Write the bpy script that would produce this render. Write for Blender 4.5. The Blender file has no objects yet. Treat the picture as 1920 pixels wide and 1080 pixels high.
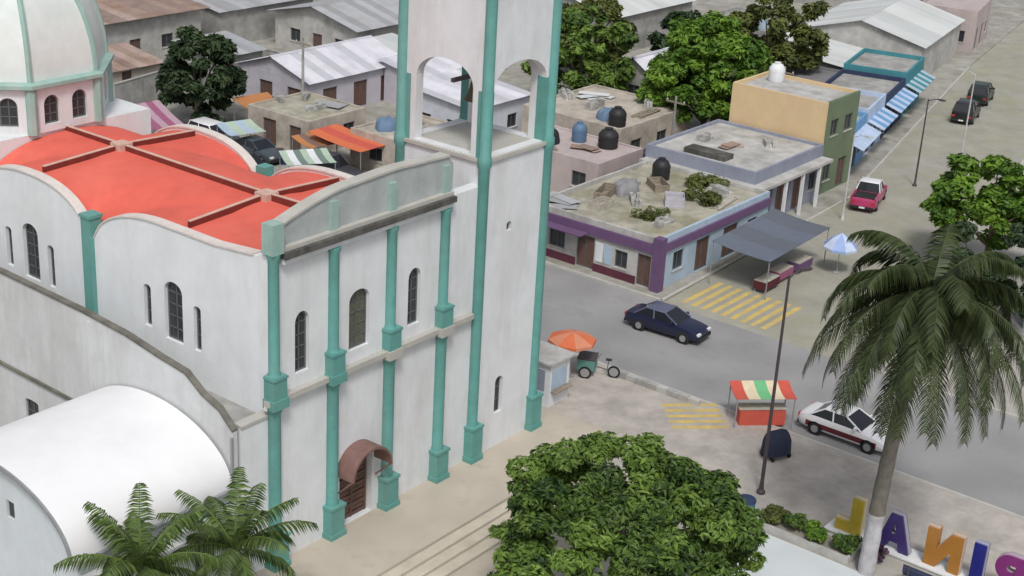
import bpy, math, random
from mathutils import Vector, Matrix
from mathutils.geometry import tessellate_polygon
R = math.radians
PI = math.pi
rnd = random.Random(7)
scene = bpy.context.scene
col = scene.collection

# ------------------------------------------------------------------ camera, world, sun, exposure
def cam_axes(rx, ry, rz):
    cx, sx, cy, sy, cz, sz = math.cos(rx), math.sin(rx), math.cos(ry), math.sin(ry), math.cos(rz), math.sin(rz)
    Rx = Matrix(((1, 0, 0), (0, cx, -sx), (0, sx, cx))); Ry = Matrix(((cy, 0, sy), (0, 1, 0), (-sy, 0, cy)))
    Rz = Matrix(((cz, -sz, 0), (sz, cz, 0), (0, 0, 1)))
    return Rz @ Rx @ Ry
FPX = 2793.05
CAMP = Vector((-37.310, -36.529, 32.019))
CM = cam_axes(-0.38402, -0.05774, -0.92588)
cd = bpy.data.cameras.new('camera'); cam = bpy.data.objects.new('camera', cd); col.objects.link(cam)
cd.sensor_width = 36; cd.lens = 36 * FPX / 1920; cd.clip_start = 0.5; cd.clip_end = 2000
mw = Matrix.Identity(4)
for i in range(3):
    mw[i][0] = CM[i][0]; mw[i][1] = CM[i][2]; mw[i][2] = -CM[i][1]; mw[i][3] = CAMP[i]
cam.matrix_world = mw
scene.camera = cam

SUN_EL, SUN_AZ = R(54), R(229)          # azimuth measured clockwise from +Y
sd = Vector((math.sin(SUN_AZ) * math.cos(SUN_EL), math.cos(SUN_AZ) * math.cos(SUN_EL), math.sin(SUN_EL)))
world = bpy.data.worlds.new('World'); scene.world = world; world.use_nodes = True
wn = world.node_tree; wn.nodes.clear()
wo = wn.nodes.new('ShaderNodeOutputWorld'); bg = wn.nodes.new('ShaderNodeBackground')
sky = wn.nodes.new('ShaderNodeTexSky'); sky.sky_type = 'NISHITA'; sky.sun_disc = False
sky.sun_elevation = SUN_EL; sky.sun_rotation = SUN_AZ; sky.air_density = 1.0; sky.dust_density = 4.0; sky.ozone_density = 1.0
hs = wn.nodes.new('ShaderNodeHueSaturation'); hs.inputs['Saturation'].default_value = 0.42
wn.links.new(sky.outputs[0], hs.inputs['Color']); wn.links.new(hs.outputs[0], bg.inputs[0]); wn.links.new(bg.outputs[0], wo.inputs[0])
bg.inputs[1].default_value = 0.118
sl = bpy.data.lights.new('sun', 'SUN'); sl.energy = 1.75; sl.angle = R(11); sl.color = (1, 0.985, 0.96)
so = bpy.data.objects.new('sun', sl); col.objects.link(so); so.rotation_euler = sd.to_track_quat('Z', 'Y').to_euler(); so.location = (0, 0, 60)
scene.view_settings.view_transform = 'Standard'; scene.view_settings.look = 'None'
scene.view_settings.exposure = 0.0; scene.view_settings.gamma = 1.0
scene.view_settings.use_curve_mapping = False

# ------------------------------------------------------------------ materials
MATS = {}
def mat(name, c, rough=0.8, var=0.12, scale=1.5, bump=0.0, bscale=20, stain=None, stain_amt=0.0, stain_scale=0.35, streak=1.0, metal=0.0, spec=0.35):
    """base colour with two octaves of tonal variation and an optional stain layer (streak > 1 stretches it vertically)"""
    if name in MATS: return MATS[name]
    m = bpy.data.materials.new(name); m.use_nodes = True; nt = m.node_tree; N = nt.nodes; L = nt.links
    b = N['Principled BSDF']; b.inputs['Roughness'].default_value = rough; b.inputs['Metallic'].default_value = metal
    b.inputs['Specular IOR Level'].default_value = spec
    geo = N.new('ShaderNodeNewGeometry')
    n1 = N.new('ShaderNodeTexNoise'); n1.inputs['Scale'].default_value = scale; n1.inputs['Detail'].default_value = 6; n1.inputs['Roughness'].default_value = 0.65
    L.new(geo.outputs['Position'], n1.inputs['Vector'])
    rmp = N.new('ShaderNodeMapRange'); rmp.inputs[1].default_value = 0.3; rmp.inputs[2].default_value = 0.7
    rmp.inputs[3].default_value = 1 - var; rmp.inputs[4].default_value = 1 + var
    L.new(n1.outputs[0], rmp.inputs[0])
    mul = N.new('ShaderNodeMix'); mul.data_type = 'RGBA'; mul.blend_type = 'MULTIPLY'; mul.inputs[0].default_value = 1
    mul.inputs[6].default_value = (*c, 1); L.new(rmp.outputs[0], mul.inputs[7])
    out = mul.outputs[2]
    if stain is not None:
        mp = N.new('ShaderNodeMapping'); mp.inputs['Scale'].default_value = (1, 1, 1 / streak)
        L.new(geo.outputs['Position'], mp.inputs[0])
        n2 = N.new('ShaderNodeTexNoise'); n2.inputs['Scale'].default_value = stain_scale; n2.inputs['Detail'].default_value = 8; n2.inputs['Roughness'].default_value = 0.7
        L.new(mp.outputs[0], n2.inputs['Vector'])
        r2 = N.new('ShaderNodeMapRange'); r2.inputs[1].default_value = 0.45; r2.inputs[2].default_value = 0.72
        r2.inputs[3].default_value = 0; r2.inputs[4].default_value = stain_amt
        L.new(n2.outputs[0], r2.inputs[0])
        mx = N.new('ShaderNodeMix'); mx.data_type = 'RGBA'; L.new(r2.outputs[0], mx.inputs[0]); L.new(out, mx.inputs[6]); mx.inputs[7].default_value = (*stain, 1)
        out = mx.outputs[2]
    L.new(out, b.inputs['Base Color'])
    if bump > 0:
        n3 = N.new('ShaderNodeTexNoise'); n3.inputs['Scale'].default_value = bscale; n3.inputs['Detail'].default_value = 4
        L.new(geo.outputs['Position'], n3.inputs['Vector'])
        bp = N.new('ShaderNodeBump'); bp.inputs['Strength'].default_value = bump; bp.inputs['Distance'].default_value = 0.03
        L.new(n3.outputs[0], bp.inputs['Height']); L.new(bp.outputs[0], b.inputs['Normal'])
    MATS[name] = m
    return m
def leafmat(name, c1, c2, trans=0.25):
    m = bpy.data.materials.new(name); m.use_nodes = True; nt = m.node_tree; N = nt.nodes; L = nt.links; N.clear()
    out = N.new('ShaderNodeOutputMaterial'); at = N.new('ShaderNodeAttribute'); at.attribute_name = 'tone'
    cr = N.new('ShaderNodeValToRGB'); cr.color_ramp.elements[0].color = (*c1, 1); cr.color_ramp.elements[1].color = (*c2, 1)
    L.new(at.outputs['Fac'], cr.inputs[0])
    d = N.new('ShaderNodeBsdfPrincipled'); d.inputs['Roughness'].default_value = 0.5; d.inputs['Specular IOR Level'].default_value = 0.3
    t = N.new('ShaderNodeBsdfTranslucent'); mx = N.new('ShaderNodeMixShader'); mx.inputs[0].default_value = trans
    L.new(cr.outputs[0], d.inputs['Base Color']); L.new(cr.outputs[0], t.inputs['Color'])
    L.new(d.outputs[0], mx.inputs[1]); L.new(t.outputs[0], mx.inputs[2]); L.new(mx.outputs[0], out.inputs[0])
    MATS[name] = m
    return m

WHITE = mat('white_plaster', (0.715, 0.73, 0.75), 0.85, 0.06, 0.8, 0.15, 14, (0.47, 0.465, 0.44), 0.55, 0.6, 4.5)
WHITE_SIDE = mat('weathered_white_plaster', (0.72, 0.745, 0.765), 0.88, 0.05, 1.0, 0.12, 12, (0.52, 0.52, 0.49), 0.45, 0.45, 4)
AISLE = mat('dirty_grey_plaster', (0.59, 0.605, 0.61), 0.9, 0.09, 0.9, 0.2, 10, (0.36, 0.355, 0.32), 0.6, 0.4, 5)
MINT = mat('mint_paint', (0.115, 0.315, 0.285), 0.6, 0.12, 1.5, 0.05, 20, (0.20, 0.30, 0.27), 0.5, 0.6, 4)
MINTPALE = mat('faded_mint_paint', (0.28, 0.43, 0.385), 0.7, 0.12, 1.5, 0.05, 20, (0.45, 0.50, 0.46), 0.6, 0.8, 3)
ORANGE = mat('orange_roof_coating', (0.68, 0.125, 0.088), 0.75, 0.12, 0.5, 0.1, 9, (0.76, 0.20, 0.15), 0.45, 0.35, 1)
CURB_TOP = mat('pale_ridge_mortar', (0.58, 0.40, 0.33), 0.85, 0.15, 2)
CURB_RED = mat('dark_red_ridge_shade', (0.17, 0.03, 0.022), 0.8, 0.2, 2)  # brick red darkened: shading of the curb sides is put into the colour
MOSS = mat('mossy_ledge', (0.17, 0.165, 0.14), 0.95, 0.3, 1.6, 0.3, 12, (0.07, 0.07, 0.055), 0.8, 0.7, 1)
LEDGE = mat('beige_grey_ledge', (0.47, 0.46, 0.42), 0.9, 0.15, 1.6, 0.2, 12, (0.28, 0.27, 0.23), 0.5, 0.8, 1)
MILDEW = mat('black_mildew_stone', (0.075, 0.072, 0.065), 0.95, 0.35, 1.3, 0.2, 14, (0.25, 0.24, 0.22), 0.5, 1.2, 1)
PARAPET = mat('grey_weathered_render', (0.40, 0.43, 0.43), 0.9, 0.13, 1.2, 0.2, 10, (0.26, 0.29, 0.28), 0.6, 0.5, 2)
GLASS = mat('dark_window_glass', (0.035, 0.04, 0.045), 0.25, 0.2, 3, spec=0.5)
GLASSG = mat('greenish_leaded_glass', (0.10, 0.105, 0.075), 0.35, 0.35, 5, spec=0.5)
FRAME = mat('grey_window_frame', (0.12, 0.125, 0.125), 0.6, 0.1, 4)
DOORWOOD = mat('brown_door_wood', (0.13, 0.075, 0.06), 0.65, 0.2, 3)
HOOD = mat('brown_hood', (0.20, 0.115, 0.10), 0.75, 0.2, 2, 0.1, 15)
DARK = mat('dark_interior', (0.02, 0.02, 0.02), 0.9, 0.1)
DOME = mat('pale_mint_dome_plaster', (0.68, 0.72, 0.70), 0.8, 0.06, 1, 0.1, 10, (0.48, 0.54, 0.51), 0.5, 0.6, 2)
ANNEXROOF = mat('bright_white_membrane', (0.79, 0.79, 0.80), 0.7, 0.03, 0.5, 0.03, 5, (0.64, 0.66, 0.67), 0.4, 0.3, 1)
ANNEXWALL = mat('pale_blue_white_wall', (0.62, 0.67, 0.70), 0.85, 0.05, 1, 0.1, 12, (0.45, 0.48, 0.48), 0.4, 0.6, 3)
STEEL = mat('grey_painted_steel', (0.28, 0.29, 0.30), 0.5, 0.12, 3)
DARKSTEEL = mat('dark_brown_steel', (0.07, 0.055, 0.06), 0.5, 0.12, 3)
PALESTEEL = mat('pale_galvanised_steel', (0.48, 0.50, 0.49), 0.5, 0.12, 3)
ASPHALT = mat('pale_worn_concrete_road', (0.31, 0.305, 0.305), 0.9, 0.14, 0.7, 0.3, 25, (0.17, 0.17, 0.17), 0.7, 0.35, 1)
GROUND = mat('dusty_ground', (0.27, 0.25, 0.21), 0.95, 0.2, 0.4, 0.3, 12, (0.15, 0.16, 0.10), 0.6, 0.12, 1)
PAVE = mat('grey_beige_pavement', (0.40, 0.375, 0.34), 0.9, 0.12, 0.7, 0.2, 20, (0.27, 0.26, 0.24), 0.5, 0.3, 1)
BEIGE = mat('beige_terrace', (0.49, 0.435, 0.36), 0.9, 0.15, 1.1, 0.25, 20, (0.33, 0.31, 0.255), 0.7, 0.55, 1)
STEPM = mat('pale_step_edge', (0.54, 0.49, 0.40), 0.9, 0.10, 0.9, 0.2, 20, (0.34, 0.29, 0.22), 0.5, 0.6, 1)
YELLOW = mat('worn_yellow_road_paint', (0.58, 0.43, 0.13), 0.85, 0.12, 2, 0, 1, (0.34, 0.31, 0.26), 0.75, 1.3, 1)
KERB = mat('pale_kerb', (0.46, 0.45, 0.41), 0.9, 0.15, 1.5)
BARK = mat('bark', (0.13, 0.10, 0.075), 0.95, 0.25, 5, 0.4, 12)
PALMBARK = mat('palm_bark', (0.155, 0.14, 0.115), 0.95, 0.25, 3, 0.4, 10)
WHITEWASH = mat('whitewashed_trunk', (0.45, 0.44, 0.46), 0.9, 0.14, 3, 0.3, 10, (0.22, 0.21, 0.2), 0.6, 1.2, 1)
CONC = mat('grey_concrete', (0.36, 0.355, 0.34), 0.92, 0.22, 1.0, 0.3, 10, (0.14, 0.14, 0.12), 0.8, 0.35, 1)
CONC_L = mat('pale_concrete', (0.46, 0.45, 0.43), 0.92, 0.2, 1.0, 0.3, 10, (0.20, 0.20, 0.175), 0.75, 0.35, 1)
CONC_B = mat('beige_concrete', (0.47, 0.42, 0.36), 0.92, 0.2, 1.0, 0.3, 10, (0.20, 0.18, 0.145), 0.75, 0.4, 1)
CONC_O = mat('olive_stained_concrete', (0.37, 0.35, 0.285), 0.95, 0.3, 1.0, 0.3, 10, (0.20, 0.185, 0.08), 0.85, 0.3, 1)
def paint(name, c, rough=0.75): return mat(name, c, rough, 0.09, 1.2, 0.08, 12, tuple(x * 0.55 for x in c), 0.45, 0.6, 2.5)
METALS = [mat('sheet_pale_%s' % 'abc'[i], c, 0.5, 0.06, 0.6, 0, 1, (0.35, 0.33, 0.31), 0.45, 0.3, 1) for i, c in enumerate([(0.50, 0.52, 0.52), (0.54, 0.56, 0.555), (0.45, 0.475, 0.475)])]
METAL_LAV = [mat('sheet_lavender_%s' % 'abc'[i], c, 0.5, 0.06, 0.6, 0, 1, (0.34, 0.33, 0.34), 0.5, 0.4, 1) for i, c in enumerate([(0.56, 0.56, 0.61), (0.62, 0.62, 0.67), (0.46, 0.465, 0.51)])]
METAL_GREY = [mat('sheet_grey_%s' % 'abc'[i], c, 0.55, 0.08, 0.6, 0, 1, (0.25, 0.22, 0.2), 0.5, 0.35, 1) for i, c in enumerate([(0.33, 0.345, 0.36), (0.38, 0.39, 0.41), (0.285, 0.295, 0.305)])]
METAL_RUST = [mat('sheet_rust_%s' % 'abc'[i], c, 0.7, 0.12, 0.8, 0, 1, (0.16, 0.08, 0.05), 0.6, 0.5, 1) for i, c in enumerate([(0.30, 0.22, 0.18), (0.36, 0.28, 0.24), (0.25, 0.19, 0.165)])]
TYRE = mat('tyre_rubber', (0.018, 0.018, 0.018), 0.8, 0.1)
RIM = mat('wheel_rim', (0.42, 0.42, 0.43), 0.35, 0.05, 3, metal=0.6)
CARGLASS = mat('car_glass', (0.015, 0.018, 0.022), 0.12, 0.05, 2, spec=0.6)
HEADL = mat('headlight_glass', (0.75, 0.75, 0.72), 0.15, 0.03, 3, spec=0.6)
TAILL = mat('taillight_glass', (0.45, 0.03, 0.03), 0.2, 0.03, 3, spec=0.6)
BLACKP = mat('black_plastic', (0.025, 0.025, 0.027), 0.55, 0.1)

# ------------------------------------------------------------------ mesh helpers
class MB:
    def __init__(s): s.v = []; s.f = []; s.tone = None; s.smooth = False; s.mi = []
    def add(s, vs, fs, m=0):
        o = len(s.v); s.v += [tuple(p) for p in vs]; s.f += [tuple(i + o for i in f) for f in fs]; s.mi += [m] * len(fs)
        return s
    def box(s, x0, x1, y0, y1, z0, z1, m=0):
        return s.add([(x0, y0, z0), (x1, y0, z0), (x1, y1, z0), (x0, y1, z0), (x0, y0, z1), (x1, y0, z1), (x1, y1, z1), (x0, y1, z1)],
                     [(3, 2, 1, 0), (4, 5, 6, 7), (0, 1, 5, 4), (1, 2, 6, 5), (2, 3, 7, 6), (3, 0, 4, 7)], m)
    def prism(s, poly, z0, z1, m=0):
        n = len(poly); a = [(x, y, z0) for x, y in poly] + [(x, y, z1) for x, y in poly]
        return s.add(a, [tuple(range(n))[::-1], tuple(range(n, 2 * n))] + [(i, (i + 1) % n, n + (i + 1) % n, n + i) for i in range(n)], m)
    def hexa(s, a, b, m=0):          # two quads of 4 points, joined
        return s.add(list(a) + list(b), [(3, 2, 1, 0), (4, 5, 6, 7), (0, 1, 5, 4), (1, 2, 6, 5), (2, 3, 7, 6), (3, 0, 4, 7)], m)
    def tube(s, pts, rads, n=8, caps=True, m=0, up=(0.123, 0.31, 0.94)):
        pts = [Vector(p) for p in pts]; rings = []
        up = Vector(up).normalized()
        for i, p in enumerate(pts):
            d = (pts[min(i + 1, len(pts) - 1)] - pts[max(i - 1, 0)]).normalized()
            u = d.cross(up)
            if u.length < 0.05: u = d.cross(Vector((1, 0, 0)))
            u.normalize(); w = d.cross(u)
            rings.append([p + (u * math.cos(2 * PI * k / n) + w * math.sin(2 * PI * k / n)) * rads[i] for k in range(n)])
        vs = [q for r in rings for q in r]; fs = []
        for i in range(len(pts) - 1):
            for k in range(n): fs.append((i * n + k, i * n + (k + 1) % n, (i + 1) * n + (k + 1) % n, (i + 1) * n + k))
        if caps: fs += [tuple(range(n))[::-1], tuple(range((len(pts) - 1) * n, len(pts) * n))]
        return s.add(vs, fs, m)
    def lathe(s, prof, cx=0, cy=0, n=16, m=0, a0=0.0):
        vs = []; fs = []
        for r, z in prof:
            for k in range(n): a = a0 + 2 * PI * k / n; vs.append((cx + r * math.cos(a), cy + r * math.sin(a), z))
        for i in range(len(prof) - 1):
            for k in range(n): fs.append((i * n + k, i * n + (k + 1) % n, (i + 1) * n + (k + 1) % n, (i + 1) * n + k))
        fs += [tuple(range(n))[::-1], tuple(range((len(prof) - 1) * n, len(prof) * n))]
        return s.add(vs, fs, m)
    def wall(s, outer, holes, T, d0, d1, m=0):
        """flat wall with holes: outer and holes are (u, v) rings, T maps (u, v, depth) to xyz"""
        rings = [outer] + holes; flat = [p for r in rings for p in r]
        tris = tessellate_polygon([[Vector((u, v, 0)) for u, v in r] for r in rings])
        n = len(flat); vs = [T(u, v, d0) for u, v in flat] + [T(u, v, d1) for u, v in flat]
        fs = [tuple(t) for t in tris] + [tuple(n + i for i in t)[::-1] for t in tris]; o = 0
        for r in rings:
            k = len(r)
            for i in range(k): fs.append((o + i, o + (i + 1) % k, n + o + (i + 1) % k, n + o + i))
            o += k
        return s.add(vs, fs, m)
    def mesh(s, name, mats, smooth=None):
        me = bpy.data.meshes.new(name); me.from_pydata(s.v, [], s.f)
        for mm in (mats if isinstance(mats, (list, tuple)) else [mats]): me.materials.append(mm)
        if len(set(s.mi)) > 1: me.polygons.foreach_set('material_index', s.mi)
        if s.tone is not None:
            a = me.attributes.new('tone', 'FLOAT', 'FACE'); a.data.foreach_set('value', s.tone)
        if s.tone is None:
            import bmesh
            bm = bmesh.new(); bm.from_mesh(me); bmesh.ops.recalc_face_normals(bm, faces=bm.faces); bm.to_mesh(me); bm.free()
        me.update()
        if smooth is not None:
            me.polygons.foreach_set('use_smooth', [True] * len(me.polygons)); me.set_sharp_from_angle(angle=R(smooth))
        return me
    def build(s, name, mats, parent=None, loc=(0, 0, 0), rz=0.0, smooth=None):
        return put(name, s.mesh(name, mats, smooth), parent, loc, rz)
def put(name, me, parent=None, loc=(0, 0, 0), rz=0.0):
    o = bpy.data.objects.new(name, me); col.objects.link(o); o.location = loc; o.rotation_euler = (0, 0, rz)
    if parent is not None: o.parent = parent
    return o
def tag(o, label, cat, group=None):
    o['label'] = label; o['category'] = cat
    if group: o['group'] = group
    return o
def thing(name, label, cat, loc=(0, 0, 0), rz=0.0, group=None):
    o = bpy.data.objects.new(name, None); col.objects.link(o); o.location = loc; o.rotation_euler = (0, 0, rz); o.empty_display_size = 0.3
    return tag(o, label, cat, group)
def struct(o): o['kind'] = 'structure'; return o
def copy_tree(o, parent=None):
    c = o.copy(); col.objects.link(c); c.parent = parent
    for ch in list(o.children): copy_tree(ch, c)
    return c
def bx(name, m, parent, *a, smooth=None): return MB().box(*a).build(name, m, parent)
def arch(cu, v0, vs, hw, rise, n=12):
    """outline of an arched opening: base v0, springing vs, half width hw"""
    p = [(cu - hw, v0), (cu + hw, v0)]
    for i in range(n + 1):
        a = PI * i / n; p.append((cu + hw * math.cos(a), vs + rise * math.sin(a)))
    return p
def px(x, y, z):
    """pixel of the photograph -> world point at height z (a direction met with a level plane)"""
    d = CM @ Vector(((x - 960) / FPX, 1, -(y - 540) / FPX)); t = (z - CAMP.z) / d.z
    return CAMP + d * t
G = -0.6                 # level of pavements outside the church terrace
RD = G - 0.116           # road surface

# ------------------------------------------------------------------ ground, roads, pavements
struct(MB().box(-250, 450, -250, 450, G - 0.6, G - 0.12).build('ground', GROUND))
def slab(name, poly, z1, m, kerb=True):
    o = struct(MB().prism(poly, G - 0.11, z1).build(name, m))
    return o
struct(MB().box(22.4, 32.0, -120, 200, G - 0.119, RD).build('road', ASPHALT))
struct(MB().prism([(32.0, 4.6), (32.0, -7.0), (62, -2.5), (100, 4), (230, 26), (230, 38), (107, 16.4), (58, 5.6)], G - 0.119, RD - 0.0005).build('side_road', mat('beige_worn_road', (0.33, 0.32, 0.275), 0.92, 0.14, 0.5, 0.25, 25, (0.30, 0.29, 0.17), 0.6, 0.3, 1)))
slab('church_block_pavement', [(-80, -80), (22.4, -80), (22.4, 150), (-80, 150)], G, PAVE)
slab('shop_block_pavement', [(32.0, 4.6), (58, 5.6), (107, 16.4), (230, 38), (230, 200), (32.0, 200)], G, mat('dusty_grey_lot', (0.34, 0.33, 0.295), 0.95, 0.25, 0.9, 0.3, 12, (0.19, 0.185, 0.14), 0.8, 0.3, 1))
slab('far_corner_pavement', [(32.0, -80), (230, -80), (230, 26), (100, 4), (62, -2.5), (37, -6.3), (32.0, -9)], G, PAVE)
def kerb(name, a, b, w=0.18):
    a = Vector((*a, 0)); b = Vector((*b, 0)); d = (b - a); Lk = d.length; d.normalize(); n = Vector((-d.y, d.x, 0)) * w
    k = int(Lk / 3.0); mb = MB()
    for i in range(k):
        p = a + d * (Lk * i / k + 0.01); q = a + d * (Lk * (i + 1) / k - 0.01)
        mb.prism([(p.x, p.y), (q.x, q.y), (q.x + n.x, q.y + n.y), (p.x + n.x, p.y + n.y)], G - 0.118, G + 0.012)
    return struct(mb.build(name, KERB))
kerb('kerb', (22.42, -60), (22.42, 60)); kerb('kerb', (31.98, 70), (31.98, 4.7)); kerb('kerb', (32, 4.62), (57, 5.55)); kerb('kerb', (58, 5.55), (106, 16.1))
kerb('kerb', (62, -2.5), (37, -6.3)); kerb('kerb', (100, 4), (62, -2.5)); kerb('kerb', (31.98, -9.2), (31.98, -60))
# yellow crossings: every bar its own piece
def crossing(name, o0, du, dv, n, lw, ln):
    root = struct(bpy.data.objects.new(name, None)); col.objects.link(root); root.location = (*o0, RD + 0.004)
    me = MB().prism([(0, 0), (du[0] * lw, du[1] * lw), (du[0] * lw + dv[0] * ln, du[1] * lw + dv[1] * ln), (dv[0] * ln, dv[1] * ln)], 0, 0.003).mesh('stripe', YELLOW)
    for i in range(n): put('stripe', me, root, (du[0] * lw * 2 * i, du[1] * lw * 2 * i, 0))
crossing('crosswalk', (32.8, 3.9), (0, -1), (1, 0), 9, 0.33, 4.4)
# a yellow hatched patch on the church side pavement, as seen beside the vendor cart
root = struct(bpy.data.objects.new('pavement_hatching', None)); col.objects.link(root); root.location = (18.6, -4.6, G + 0.014)
me = MB().prism([(0, 0), (0.22, 0.22), (2.2, -1.76), (1.98, -1.98)], 0, 0.003).mesh('stripe', YELLOW)
for i in range(5): put('stripe', me, root, (0.42 * i, 0.42 * i, 0))

# church terrace with steps
ter = struct(MB().box(-9, 15.2, -3.45, 6, G + 0.002, 0.0).build('church_terrace', BEIGE))
stm = MB().box(0, 15.2, 0, 0.55, 0, 0.15).mesh('step', STEPM)
nos = MB().box(0, 15.2, -0.03, 0.10, 0, 0.03).mesh('step_edge', MILDEW)
for i in range(4):
    z = -0.15 - 0.15 * i
    if i < 3:
        o = put('step', MB().box(0, 15.2, -0.5, 0.0, z * 0 + 0, -z * 0 + (z - G)).mesh('step', STEPM), ter, (-3.0, -3.45 - 0.5 * i, G + 0.003))
    put('step_joint', MB().box(0, 15.2, -0.012, 0.0, 0, 0.05).mesh('step_joint', LEDGE), ter, (-3.0, -3.45 - 0.5 * i - 0.001, -0.15 * i - 0.06))
struct(MB().box(-3, 16, -7.5, -4.96, G + 0.001, G + 0.02).build('landing', BEIGE))
struct(MB().prism([(15.22, -40), (22.2, -40), (22.2, 14.0), (15.22, 14.0)], G + 0.001, G + 0.012).build('plaza_walk', mat('pinkish_beige_walk', (0.44, 0.405, 0.365), 0.9, 0.18, 0.9, 0.25, 20, (0.27, 0.25, 0.225), 0.7, 0.55, 1)))
struct(MB().prism([(-2, -60), (13.2, -60), (13.2, -12.6), (8, -11), (-2, -11)], G + 0.001, G + 0.02).build('plaza_floor', mat('pale_blue_white_plaza_slab', (0.60, 0.64, 0.66), 0.6, 0.05, 0.6, 0.05, 12, (0.48, 0.50, 0.51), 0.4, 0.4, 1)))

# ------------------------------------------------------------------ windows
def window(parent, M, hw, h, rise, pane_m=GLASS, frame_m=FRAME, bars=3, depth=0.22, fr=0.07, name='window'):
    """arched window set in its opening; M maps (u, v, d) with u across, v up, d into the wall"""
    f = MB(); o = arch(0, 0, h - rise, hw, rise); i_ = arch(0, fr, h - rise, hw - fr, rise - fr)
    f.wall(o, [i_], lambda u, v, d: M(u, v, d), depth - 0.06, depth)
    w = f.build(name, frame_m, parent)
    p = MB(); p.wall(arch(0, fr * 0.6, h - rise, hw - fr * 0.6, rise - fr * 0.6), [], lambda u, v, d: M(u, v, d), depth - 0.02, depth - 0.005); p.build('pane', pane_m, w)
    b = MB()
    def bar(u0, u1, v0, v1): b.add([M(u0, v0, depth - 0.05), M(u1, v0, depth - 0.05), M(u1, v1, depth - 0.05), M(u0, v1, depth - 0.05), M(u0, v0, depth - 0.022), M(u1, v0, depth - 0.022), M(u1, v1, depth - 0.022), M(u0, v1, depth - 0.022)],
                                    [(3, 2, 1, 0), (4, 5, 6, 7), (0, 1, 5, 4), (1, 2, 6, 5), (2, 3, 7, 6), (3, 0, 4, 7)])
    if hw > 0.3: bar(-0.025, 0.025, fr, h - fr)
    for k in range(1, bars + 1): v = h * k / (bars + 1); bar(-hw + fr, hw - fr, v - 0.02, v + 0.02)
    if b.v: b.build('glazing_bar', frame_m, w)
    return w
def MF(x, y, z): return lambda u, v, d: (x + u, y + d, z + v)        # in a wall facing -Y
def MS(x, y, z): return lambda u, v, d: (x + d, y - u, z + v)        # in a wall facing -X

# ------------------------------------------------------------------ the church
ch = thing('church', 'white church with mint green columns, orange vaulted roof, bell tower and dome', 'church')
XL, XR = -3.06, 6.45
CX = [-3.06, 0.0, 3.2, 6.4]
# facade wall
wins = [(-1.55, 0.36), (1.52, 0.56), (4.72, 0.37)]
holes = [arch(x, 7.72, 9.75, hw, 0.45) for x, hw in wins] + [arch(1.48, 0.03, 2.5, 0.95, 0.9)]
fw = MB(); fw.wall([(XL - 0.1, 0), (8.72, 0), (8.72, 12.75), (XL - 0.1, 12.75)], holes, lambda u, v, d: (u, d, v), 0.0, 0.55)
fac = fw.build('facade_wall', WHITE, ch)
for i, (x, hw) in enumerate(wins): window(fac, MF(x, 0, 7.72), hw, 2.48, 0.45, GLASSG if i == 1 else GLASS, bars=4)
# string course, broken by the column pedestals
for a, b in zip([-3.5] + [c + 0.40 for c in CX], [CX[0] - 0.40] + [c - 0.40 for c in CX[1:]] + [8.3]):
    if b - a > 0.02: bx('string_course', LEDGE, fac, a, b, -0.30, -0.003, 6.98, 7.2); bx('string_moulding', WHITE, fac, a + 0.01, b - 0.01, -0.16, -0.004, 6.80, 6.977)
# cornice
bx('cornice', WHITE, fac, XL + 0.35, CX[3] + 0.3, -0.26, -0.003, 12.40, 12.62)
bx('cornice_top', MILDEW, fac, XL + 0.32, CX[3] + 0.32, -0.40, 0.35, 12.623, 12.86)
bx('cornice_ledge', LEDGE, fac, XL + 0.32, CX[3] + 0.32, -0.22, 0.35, 12.863, 13.02)
pp = [(XL + 0.25, 13.02), (6.9, 13.02), (6.9, 14.1)]
for i in range(25):
    u = 6.6 + (XL + 0.25 - 6.6) * i / 24
    s_ = max(0.0, (0.6 - u) / 3.4); z = 14.58 - 0.12 * abs(u - 3.4) / 3 - 0.62 * s_ ** 1.5
    pp.append((u, z))
pm = MB(); pm.wall(pp, [], lambda u, v, d: (u, d, v), 0.02, 0.42); pm.build('parapet', PARAPET, fac)
cap = MB()
for i in range(len(pp) - 4):
    (a, za), (b, zb) = pp[i + 3], pp[i + 4]
    cap.hexa([(b, -0.05, zb), (a, -0.05, za), (a, 0.50, za), (b, 0.50, zb)], [(b, -0.05, zb + 0.09), (a, -0.05, za + 0.09), (a, 0.50, za + 0.09), (b, 0.50, zb + 0.09)])
cap.build('parapet_coping', LEDGE, fac)
for x in CX[1:]:
    MB().box(x - 0.19, x + 0.19, -0.14, 0.018, 13.022, 14.15).build('parapet_pier', MINTPALE, fac)
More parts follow.
